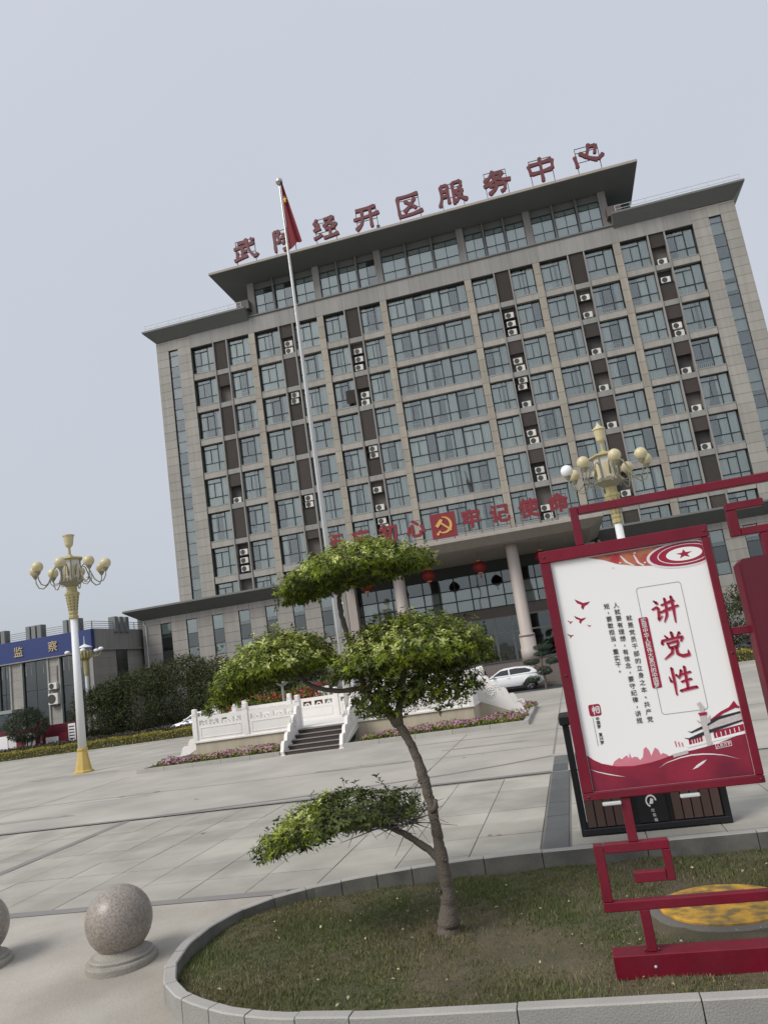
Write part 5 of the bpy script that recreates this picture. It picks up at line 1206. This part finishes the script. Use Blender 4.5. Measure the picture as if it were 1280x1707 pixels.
film('ornamental_pillar_cap', [[(1.055,1.572),(1.135,1.572),(1.125,1.60),(1.065,1.60)]], 'print_red', 6); film('ornamental_pillar_beast', [[(1.08,1.572),(1.075,1.52),(1.06,1.49),(1.095,1.475),(1.105,1.50),(1.12,1.53),(1.11,1.572)]], 'print_stone', 6)
mb = MB(); 
for k, ch in enumerate('人民万岁'): glyph_mb(mb, ch, S(1.165+.032*k), T(1.880-.004*k), .030, PY-.0075, 0, 0, bold=.02)
film('plaque', [[(1.143,1.858),(1.284,1.845),(1.284,1.89),(1.143,1.905)]], 'print_light', 4); film('plaque_field', [[(1.148,1.863),(1.279,1.850),(1.279,1.885),(1.148,1.899)]], 'print_red', 5); part('plaque_text', mb, 'print_light', sheet)
film('flag_post', [[(.80+.028*k,1.80+.01*k),(.812+.028*k,1.79+.01*k),(.815+.028*k,1.845+.005*k),(.806+.028*k,1.85)] for k in range(3)], 'print_pink', 2)
film('gate_wall', [[(.765,1.905),(.90,1.885),(.90,1.915),(.765,1.935)]], 'print_stone', 4)

# ================================================================ WASTE STATION, COVER, BOLLARDS
bn = thing('waste_bin', 'black and brown slatted double waste bin behind the poster board', 'bin', (0.68, -56.45, 0))
for x in (-.98, .98): part('post', MB().bbox(x-.045, x+.045, -.22, -.13, 0, 1.62, .008), 'bin_black', bn); part('post', MB().bbox(x-.045, x+.045, .13, .22, 0, 1.62, .008), 'bin_black', bn)
part('roof', MB().bbox(-1.06, 1.06, -.30, .30, 1.56, 1.70, .02), 'bin_black', bn)
part('base', MB().bbox(-1.0, 1.0, -.24, .24, .015, .10, .01), 'bin_black', bn); part('plinth', MB().box(-.70, .70, -.24, .20, -.0, .014), 'bin_black', bn)
part('body', MB().box(-.92, .92, -.19, .19, .10, 1.12), 'bin_black', bn)
for k in range(5):
    for s in (-1, 1): x = s*(.28+.13*k); block('slat', 'bin_wood', bn, min(x, x+s*.112), max(x, x+s*.112), -.225, -.19, .12, 1.06)
door = part('door_panel', MB().bbox(-.20, .20, -.235, -.19, .11, 1.08, .008), 'bin_black', bn)
mb = MB(); n = 20; V = [(.075*math.cos(2*math.pi*k/n), -.237, .40+.085*math.sin(2*math.pi*k/n)) for k in range(n)] + [(.055*math.cos(2*math.pi*k/n), -.237, .40+.062*math.sin(2*math.pi*k/n)) for k in range(n)]
mb.add(V, [(k, (k+1)%n, (k+1)%n+n, k+n) for k in range(14)]); mb.prism([(-.03,.36),(.0,.44),(.035,.42),(.02,.36)], -.239, -.237, 'y'); part('logo', mb, 'print_light', door)
mb = MB(); [glyph_mb(mb, ch, 0.01*k, .275-.065*k, .05, -.238, 0, 0) for k, ch in enumerate('垃圾箱')]; part('lettering', mb, 'print_light', door)
for s in (-1, 1): part('drop_opening', MB().bbox(s*.55-.25, s*.55+.25, -.23, -.188, .86, 1.02, .01), 'interior', bn)
cv = thing('inspection_cover', 'round yellow painted cover on a concrete ring in the grass', 'manhole cover', (1.06, -59.3, -.22))
part('collar', MB().lathe([(.86,-.15),(.84,.02),(.78,.035),(.70,.04)], 40), 'concrete', cv)
mb = MB(); n = 40; prof = [(.72,.02),(.72,.055),(.69,.065),(.45,.07),(.2,.072),(.01,.072)]
part('lid', MB().lathe(prof, n), 'cover_yellow', cv)
for k in range(2): part('lift_slot', MB().box(-.5+.9*k, -.42+.9*k, -.03, .03, .068, .075), 'concrete', cv)
cv.scale = (.92, .86, 1)
for x, y, lab in ((-5.66, -59.95, 'speckled granite ball bollard nearest the rounded kerb'), (-7.74, -59.8, 'speckled granite ball bollard cut by the left edge of the picture')):
    o = thing('bollard', lab, 'bollard', (x, y, apron_z(y)), 0, 'granite ball bollards')
    part('ball', MB().lathe([(.445*math.sin(R(a)), .545-.445*math.cos(R(a))) for a in range(38, 180, 6)]+[(.004,.99)], 48), 'granite', o, True)
    b = part('base', MB().lathe([(.47,-.05),(.475,.05),(.465,.075),(.42,.085),(.425,.115),(.405,.135),(.36,.145),(.30,.20),(.27,.215)], 48), 'granite_rough', o); o.scale = (.85, .85, .85)

# ================================================================ THE TOPIARY TREE
tr = thing('topiary_tree', 'leaning topiary tree with four clipped foliage pads on the grass island', 'tree', (-1.88, -59.6, -.20))
def tp(u, z, dy=0.0): return (u+1.88, dy, z+.20)
trunk = [tp(-1.87,-.28), tp(-1.865,-.12), tp(-1.83,.12), tp(-1.82,.32), tp(-1.83,.57), tp(-1.835,.80), tp(-1.84,1.08), tp(-1.875,1.36), tp(-1.89,1.47), tp(-1.94,1.73), tp(-2.03,1.98), tp(-2.11,2.13)]
part('trunk', MB().tube(trunk, [.17,.13,.090,.074,.078,.060,.057,.055,.064,.050,.048,.052], 16, rough=True), 'bark', tr, True)
part('trunk_stub', MB().tube([tp(-1.85,1.12,-.03), tp(-1.79,1.17,-.06), tp(-1.785,1.25,-.07)], [.04,.032,.024], 8), 'bark', tr, True)
for (u, z, dy, r_) in ((-1.93,1.46,-.05,.03),(-1.80,.86,-.06,.026),(-1.86,1.30,-.055,.024),(-1.78,.62,-.07,.03),(-2.0,1.86,-.045,.022),(-1.90,.30,-.08,.03)):
    part('knot', MB().lathe([(r_,-.03),(r_*.95,.0),(r_*.6,.012),(r_*.5,.004),(.002,.002)], 10), 'bark', tr, True, tp(u, z, dy), (R(75), 0, R(random.uniform(-40,40))))
part('limb', MB().tube([tp(-2.10,2.10), tp(-2.23,2.28,.02), tp(-2.39,2.46,.04), tp(-2.47,2.66,.04), tp(-2.52,2.95,.03), tp(-2.55,3.13,.0), tp(-2.60,3.5,-.02), tp(-2.58,3.75), tp(-2.45,3.95)], [.055,.046,.042,.036,.032,.032,.030,.026,.018], 10, rough=True), 'bark', tr, True)
part('limb', MB().tube([tp(-2.36,2.44,.03), tp(-2.49,2.56,.02), tp(-2.62,2.57,0), tp(-2.78,2.58), tp(-3.07,2.67), tp(-3.28,2.84,.03), tp(-3.5,2.95)], [.036,.033,.030,.028,.027,.023,.016], 10, rough=True), 'bark', tr, True)
part('limb', MB().tube([tp(-2.09,2.10), tp(-2.07,2.25), tp(-2.01,2.42), tp(-1.94,2.69), tp(-1.80,2.9,.05)], [.055,.048,.042,.034,.02], 10, rough=True), 'bark', tr, True)
part('limb', MB().tube([tp(-1.82,.55), tp(-1.90,.66,-.01), tp(-2.04,.79,-.02), tp(-2.29,.96,-.02), tp(-2.56,1.07), tp(-2.77,1.09), tp(-3.0,1.05)], [.056,.046,.040,.035,.031,.025,.016], 10, rough=True), 'bark', tr, True)
PADS = [  # centre u, z, radii, leaves, twiggy share
    ('crown', (-2.42, 3.95), (.90, .74, .29), 3700, (.10)), ('crown', (-3.55, 2.95), (.70, .66, .35), 3200, .10), ('crown', (-1.80, 2.88), (.86, .74, .41), 4400, .06), ('crown', (-2.98, 1.12), (.88, .60, .28), 2400, .5)]
def pad_shape(nm, P, c, rad):
    x = (P[:, 0]-c[0])/rad[0]
    P[:, 2] -= (x*x)*rad[2]*nm[1]                              # umbrella droop
    return P
for i, (nm, (u, z), rad, n, tw) in enumerate(PADS):
    c = np.array(tp(u, z))
    P, Q = blob_pts(c, rad, n, .52, .62, 40, .38); k5 = rng.uniform(0, 1, len(P)) < .13; P[k5] += (Q[k5]/np.linalg.norm(Q[k5], axis=1)[:, None])*rng.uniform(.03, .12, k5.sum())[:, None]
    P = pad_shape((nm, (.38, .42, .30, .40)[i]), P, c, rad)
    slope = (.0, -.12, .02, .24)[i]; P[:, 2] += (P[:, 0]-c[0])*(.10, .22, -.02, .18)[i]
    if i == 2:                                               # ragged skirt under the right pad
        P2, Q2 = blob_pts(tp(-2.22, 2.42), (.42,.35,.24), 420, .4, 0, 8, .4); P = np.concatenate([P, P2]); Q = np.concatenate([Q, Q2])
        P2, Q2 = blob_pts(tp(-1.55, 2.50), (.50,.45,.26), 500, .4, 0, 8, .4); P = np.concatenate([P, P2]); Q = np.concatenate([Q, Q2])
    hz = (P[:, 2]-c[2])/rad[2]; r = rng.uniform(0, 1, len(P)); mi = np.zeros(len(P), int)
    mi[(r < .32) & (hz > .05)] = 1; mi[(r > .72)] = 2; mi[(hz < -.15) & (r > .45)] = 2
    if i == 3:
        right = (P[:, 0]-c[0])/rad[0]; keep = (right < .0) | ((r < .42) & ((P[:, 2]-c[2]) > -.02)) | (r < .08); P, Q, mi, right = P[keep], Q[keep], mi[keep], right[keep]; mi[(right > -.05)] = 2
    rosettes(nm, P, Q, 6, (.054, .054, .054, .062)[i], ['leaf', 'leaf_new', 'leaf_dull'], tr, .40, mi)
    mb = MB(); nt_ = (90, 80, 110, 240)[i]                      # twigs inside the pad
    for k in range(nt_):
        if i == 3: a = np.array(tp(-3.0+random.uniform(-.2,.95), 1.02+random.uniform(-.02,.10), random.uniform(-.2,.2)))
        else: a = c + np.array([random.uniform(-.5,.5)*rad[0], random.uniform(-.5,.5)*rad[1], -rad[2]*.35])
        d = rng.normal(0, 1, 3); d[2] = abs(d[2])*.5+(.1 if i != 3 else -.25*random.random()); d /= np.linalg.norm(d); l = random.uniform(.25, .55)
        b = a+d*l*.5+rng.normal(0, .03, 3); e = a+d*l+rng.normal(0, .05, 3)
        mb.tube([a, b, e], [.008, .005, .002], 4)
    part('twig', mb, 'twig', tr)['kind'] = 'stuff'

# ================================================================ SHRUBS, HEDGES, SMALL TREES
def shrub(name, label, cat, loc, blobs, leaf, mats, group=None, stems=5, asp=.4, mi_share=None):
    o = thing(name, label, cat, loc, 0, group); Ps = []; Qs = []
    for (cx, cy, cz), rad, n in blobs:
        p, q = blob_pts((cx, cy, cz), rad, n, .62, .2, 26, .42); Ps.append(p); Qs.append(q)
    P = np.concatenate(Ps); Q = np.concatenate(Qs); ok_ = P[:, 2] > .02; P, Q = P[ok_], Q[ok_]
    mi = (rng.uniform(0, 1, len(P)) < mi_share).astype(int) if mi_share else None
    leaves('crown', P, Q, leaf, mats, o, asp, .8, mi)
    mb = MB(); (cx, cy, cz), rad, n = blobs[0]
    for k in range(stems):
        a = 2*math.pi*k/stems; part('trunk', MB().tube([(.10*math.cos(a), .10*math.sin(a), -.05), (cx*.5+.3*math.cos(a)*rad[0], .3*math.sin(a)*rad[1], cz*.6), (cx+.5*math.cos(a)*rad[0], cy+.5*math.sin(a)*rad[1], cz+.3*rad[2])], [.07, .05, .02], 7), 'bark', o)
    return o
LB = [('loose dark evergreen bush at the corner of the blue sign building', -37.6, -11.6, 2.2, 4.6), ('tall dark evergreen bush below the first two podium windows', -34.2, -11.2, 2.9, 5.4), ('tall dark evergreen bush below the third podium window', -30.8, -10.9, 2.8, 5.9), ('dark evergreen bush left of the clipped left tree pad', -27.6, -11.3, 2.5, 5.2), ('dark evergreen bush behind the clipped left tree pad', -24.2, -11.0, 2.6, 4.3), ('dark evergreen bush left of the entrance, behind the flagpole', -20.6, -10.8, 2.3, 4.1)]
for lab, x, y, rx, h in LB:
    shrub('evergreen_bush', lab, 'bush', (x, y, -.1), [((0,0,h*.45),(rx,1.8,h*.5),7600), ((rx*.35,-.4,h*.78),(rx*.5,1.0,h*.24),1500), ((-rx*.45,-.3,h*.70),(rx*.45,1.0,h*.26),1300)], .23, ['leaf_dark', 'leaf_dull'], 'dark bushes in front of the podium', 5, .28, .3)
for lab, x, y, rx, h in (('dark bush behind the red connecting bar of the sign', 12.4, -9.8, 2.4, 4.6), ('dark bush at the right end below the podium windows', 16.6, -9.6, 2.6, 4.4), ('dark bush right of the entrance behind the poster', 8.4, -10.0, 2.2, 4.0)):
    shrub('evergreen_bush', lab, 'bush', (x, y, -.1), [((0,0,h*.45),(rx,1.8,h*.5),3600), ((rx*.3,-.4,h*.75),(rx*.5,1.0,h*.25),1000)], .30, ['leaf_dark', 'leaf_dull'], 'dark bushes right of the entrance', 4, .28, .3)
def hedge(label, x0, x1, y0, y1, h, mats, n, share, leaf=.10, z0=0.0):
    o = thing('hedge', label, 'hedge', ((x0+x1)/2, (y0+y1)/2, z0)); w_, d_ = (x1-x0)/2, (y1-y0)/2
    P = np.stack([rng.uniform(-w_, w_, n), rng.uniform(-d_, d_, n), rng.uniform(0, 1, n)], 1); side = rng.integers(0, 3, n)
    P[:, 1] = np.where(side == 0, -d_+rng.uniform(0, .1, n), P[:, 1]); hh = h*(1+.06*np.sin(P[:, 0]*2.3)+.05*np.sin(P[:, 0]*5.7+1))
    P[:, 2] = np.where(side == 0, P[:, 2]*hh, hh-rng.uniform(0, .1, n)); Q = np.where((side == 0)[:, None], [0,-1,.3], [0,0,1.])
    leaves('foliage', P, Q, leaf, mats, o, .55, .7, (rng.uniform(0, 1, n) < np.where(P[:, 2] > h*.72, .12, share)).astype(int))
    part('stems', MB().box(-w_+.05, w_-.05, -d_+.1, d_-.05, 0, h*.86), 'hedge_brown', o); return o
hedge('low yellow green clipped hedge along the far left edge of the plaza', -46, -22.5, -21.1, -20.2, .62, ['hedge_yellow', 'hedge_green'], 15000, .62)
hedge('dark reddish brown hedge behind the yellow hedge on the left', -46, -22.5, -20.0, -18.6, .78, ['hedge_brown', 'leaf_dull'], 9000, .25, .13)
hedge('low yellow green hedge right of the lamp, seen through the sign frame', 5.5, 22, -20.9, -19.9, .66, ['hedge_yellow', 'hedge_green'], 8000, .62)
hedge('dark hedge behind the yellow hedge on the right', 5.5, 22, -19.7, -18.6, .82, ['hedge_brown', 'leaf_dull'], 5000, .3, .13)
rs = shrub('rose_bush', 'red flowering rose bush behind the balustrade left of the steps', 'bush', (-18.3, -25.6, 0), [((0,0,1.2),(2.3,1.0,1.0),3800)], .16, ['leaf_dull', 'leaf'], None, 5, .5, .4)
P, Q = blob_pts((0,0,1.25), (2.2,1.05,1.0), 420, .85, .5, 12, .35); leaves('rose_bloom', P, Q, .17, 'rose', rs, .95, .5)['kind'] = 'stuff'
rs2 = shrub('rose_bush', 'red flowering rose bush between the path light and the red notice post', 'bush', (-15.7, -25.0, 0), [((0,0,1.2),(1.5,.9,.95),2200)], .16, ['leaf_dull', 'leaf'], None, 4, .5, .4)
P, Q = blob_pts((0,0,1.3), (1.4,.9,.95), 300, .85, .5, 10, .35); leaves('rose_bloom', P, Q, .17, 'rose', rs2, .95, .5)['kind'] = 'stuff'
shrub('shrub', 'light green shrub behind the flagpole base', 'bush', (-11.6, -18.9, -.1), [((0,0,1.7),(1.1,.9,1.2),2400)], .16, ['leaf', 'leaf_dull'], None, 4, .5, .4)
ct = thing('cloud_pruned_pine', 'small cloud pruned pine beside the white sport utility car', 'tree', (-1.98, -18.2, -.1))
part('trunk', MB().tube([(0,0,0),(.02,0,.6),(-.06,0,1.1),(.03,0,1.7),(.10,0,2.3)], [.09,.075,.065,.05,.03], 8), 'bark', ct)
for (x, z, rx, rz_) in ((.25,2.55,.70,.30),(.15,2.15,.62,.20),(-.62,1.70,.60,.24),(.70,1.62,.55,.24),(.10,1.05,.55,.36),(-.72,.62,.50,.30)):
    P, Q = blob_pts((x, 0, z), (rx, .45, rz_), 900, .6, .3, 8, .2); leaves('foliage_pad', P, Q, .12, 'leaf_pine', ct, .25, .7)
    part('branch', MB().tube([(0,0,max(.3,z-.45)), (x*.5,0,z-.3), (x,0,z-.05)], [.035,.028,.015], 6), 'bark', ct)
lt = shrub('conifer', 'small rounded conifer in front of the blue sign building', 'tree', (-40.1, -17.3, -.1), [((0,0,2.1),(1.5,1.2,1.25),3000), ((.1,0,2.9),(.9,.8,.7),900)], .20, ['leaf_pine', 'leaf_dark'], None, 3, .3, .4)

# ================================================================ NOTICES
nb = thing('notice_board', 'red framed notice board with white sheets behind the left hedge', 'notice board', (-41.7, -16.4, -.1))
for x in (-1.9, 1.9): part('post', MB().bbox(x-.09, x+.09, -.08, .08, 0, 2.5, .01), 'sign_red', nb)
part('panel', MB().bbox(-1.81, 1.81, -.05, .05, .5, 2.1, .01), 'sign_dark', nb)
for x0, x1, m in ((-1.65,-.75,'poster_white'),(-.70,.0,'print_light'),(.05,.75,'red_sign'),(.85,1.65,'poster_white')): part('sheet', MB().box(x0, x1, -.062, -.051, .65, 1.75), m, nb)
nb2 = thing('notice_board', 'red framed notice board with white sheets left of the lotus lamp', 'notice board', (-38.6, -15.4, -.1))
for x in (-1.5, 1.5): part('post', MB().bbox(x-.09, x+.09, -.08, .08, 0, 2.6, .01), 'sign_red', nb2)
part('panel', MB().bbox(-1.41, 1.41, -.05, .05, .5, 2.1, .01), 'sign_dark', nb2)
for x0, x1, z0, z1, m in ((-1.3,-.2,.6,1.2,'poster_white'),(-.1,.6,.8,1.4,'red_sign'),(.68,1.3,.7,2.0,'poster_white')): part('sheet', MB().box(x0, x1, -.062, -.051, z0, z1), m, nb2)
for k in range(5): part('print_line', MB().box(.75, 1.22, -.066, -.063, .85+.22*k, .93+.22*k), 'print_black', nb2)
rn = thing('notice_post', 'red notice post with gold writing and a white board behind the platform', 'sign', (-15.4, -24.0, 0))
part('post', MB().bbox(-.22, .16, -.06, .06, 0, 2.1, .01), 'red_sign', rn); part('crossbar', MB().prism([(-.5,2.1),(1.2,2.2),(1.1,2.38),(-.3,2.30)], -.06, .06, 'y'), 'red_sign', rn)
mb = MB(); [glyph_mb(mb, ch, -.03, 1.85-.27*k, .2, -.066, 0, 0) for k, ch in enumerate('社会主义核心')]; part('lettering', mb, 'gold_paint', rn)
bd = part('board', MB().bbox(.28, 1.15, -.04, .04, .7, 2.1, .01), 'poster_white', rn)
for k in range(4): part('print_line', MB().box(.38+.18*k, .42+.18*k, -.046, -.043, .9, 1.9), 'print_grey', bd)
eb = thing('notice_board', 'white and red notice board right of the pruned pine', 'notice board', (.05, -16.0, -.1))
part('post', MB().box(-.35,-.27,-.04,.04,0,.8).box(.27,.35,-.04,.04,0,.8), 'sign_red', eb); part('panel', MB().bbox(-.45, .45, -.05, .05, .8, 2.3, .01), 'sign_red', eb); part('sheet', MB().box(-.36, .36, -.06, -.051, .95, 2.2), 'poster_white', eb)

# ================================================================ THE LEFT BUILDING
ib = thing('office_annex', 'low building with blue sign band and dark glazing on the left', 'building', (0, 0, 0))
FX0, FX1, FY = -64.0, -40.3, -8.0
part('core', MB().box(FX0, FX1-.15, FY+.35, 6, -.2, 9.5), 'interior', ib)
part('side_wall', MB().box(FX1-.35, FX1-.02, FY+.05, 6.0, -.2, 9.6), 'joint', ib)
for k in range(10):
    for y0, y1 in ((FY+.02, FY+3.5), (FY+5.4, FY+9.6), (FY+9.6, FY+13.8)): block('wall_panel', 'stone', ib, FX1-.05, FX1+.01+random.uniform(-.003,.003), y0+.006, y1-.006, .1+.77*k+.006, .1+.77*(k+1)-.006)
part('side_window', MB().box(FX1-.04, FX1-.015, FY+3.52, FY+5.38, .3, 7.7), 'glass_blue', ib); part('side_band', MB().box(FX1-.06, FX1+.02, FY, 6.0, 7.82, 9.62), 'stone_grey', ib)
part('side_ledge', MB().box(FX1-.06, FX1+.25, FY+.0, 6.0, 7.70, 7.815), 'sill', ib)
part('sign_band', MB().bbox(FX0, FX1+.06, FY-.25, FY+.30, 7.72, 9.57, .02), 'panel_blue', ib); part('band_ledge', MB().bbox(FX0, FX1+.08, FY-.28, FY+.2, 7.62, 7.715, .01), 'sill', ib)
WIN = [(-62.0,-59.2),(-56.9,-54.4),(-53.2,-50.6),(-49.9,-48.75),(-47.42,-44.92),(-43.60,-41.0)]
edges = [FX0] + [v for w_ in WIN for v in w_] + [FX1-.02]
for k in range(0, len(edges), 2):
    a, b = edges[k], edges[k+1]
    for q in range(10):
        if b-a > .3: block('wall_panel', 'stone', ib, a+.16, b-.16, FY-.01, FY+.36, .1+.752*q+.006, .1+.752*(q+1)-.006)
    for x in (a+.08, b-.08): block('mullion', 'sill', ib, x-.075, x+.075, FY-.12, FY+.34, -.1, 7.615)
for a, b in WIN:
    zs = [.3,.36,2.6,2.66,5.0,5.06,7.55,7.61]; n = 3; xs = []
    for k in range(n+1): x = a+(b-a)*k/n; xs += [x-.025 if k else x, x+.025 if k < n else x]
    xs = sorted(set(xs)); xs = [a, a+.04, a+(b-a)/2-.02, a+(b-a)/2+.02, b-.04, b]
    hs_ = [(xs[i], xs[i+1], zs[j], zs[j+1]) for i in (1, 3) for j in (1, 3, 5)]
    o = part('window', MB().lattice(xs, zs, hs_, FY+.10, FY+.16), 'frame', ib)
    for h in hs_: block('pane', 'glass_blue', o, h[0], h[1], FY+.12, FY+.135, h[2], h[3])
    link('curtain', curtain_mesh(0, (b-a)-.1, 6.4, 7.5), o, (a+.05, FY+.05, 0))
part('entrance_hood', MB().bbox(-52.8, -47.7, FY-1.3, FY, 3.35, 3.65, .02), 'sill', ib); part('entrance_glass', MB().box(-52.6, -48.0, FY-.2, FY-.15, 0, 3.3), 'glass_dark', ib)
for g, x0 in enumerate((-61.9,-58.2,-54.4,-50.55,-46.80,-43.0)):
    for k in range(3): part('roof_fin', MB().bbox(x0+.58*k, x0+.58*k+.42, FY-.20, FY+.55, 9.0, 10.72, .02), 'fin_grey', ib)
for k in range(3): part('roof_fin', MB().bbox(FX1-.5, FX1+.2, FY+3.4+.9*k, FY+3.95+.9*k, 9.3, 10.75, .02), 'fin_grey', ib); part('roof_fin', MB().bbox(FX1-.5, FX1+.2, FY+8.4+.9*k, FY+8.95+.9*k, 9.3, 10.75, .02), 'fin_grey', ib)
part('roof_railing', MB().lattice([FX0,FX0+.05,-50,-49.95,FX1-.06,FX1], [9.57,9.72,9.76,9.90,9.94,10.08,10.12,10.26,10.30], [(a,b,z0,z1) for a, b in ((FX0+.05,-50),(-49.95,FX1-.06)) for z0, z1 in ((9.56,9.72),(9.76,9.90),(9.94,10.08),(10.12,10.26))], FY+.1, FY+.15), 'fin_grey', ib)
o = MB(); L0 = MB().lattice([0,.05,6.9,6.95,13.9,13.95], [9.62,9.72,9.76,9.90,9.94,10.08,10.12,10.26,10.30], [(a,b,z0,z1) for a, b in ((.05,6.9),(6.95,13.9)) for z0, z1 in ((9.61,9.72),(9.76,9.90),(9.94,10.08),(10.12,10.26))], -.025, .025)
part('roof_railing', L0, 'fin_grey', ib, False, (FX1-.06, FY+.1, 0), (0, 0, R(90)))
for ch, x, lab in (('监', -47.55, 'gold character 监 on the blue band, left of the lamp post'), ('察', -44.05, 'gold character 察 on the blue band, nearer the lamp post')):
    o = thing('band_letter', lab, 'sign letter', (x, FY-.25, 8.62), 0, 'gold characters on the blue band'); mb = MB(); glyph_mb(mb, ch, 0, 0, .98, -.09, .085, 0); part('character', mb, 'gold_pale', o)
ac_unit('upper air conditioner on the annex wall between its dark windows', 'annex air conditioners', (-44.25, FY-.22, 4.85), AC); ac_unit('large lower air conditioner on the annex wall between its dark windows', 'annex air conditioners', (-44.25, FY-.24, 3.55), ACB)
for z in (4.82, 3.52): block('ac_bracket', 'steel_dark', ib, -44.65, -43.85, FY-.42, FY-.0, z-.03, z)
part('gas_pipe', MB().tube([(-43.95,FY-.05,5.5),(-43.95,FY-.07,6.2),(-43.9,FY-.07,6.9)], .03, 6), 'red_sign_old', ib)
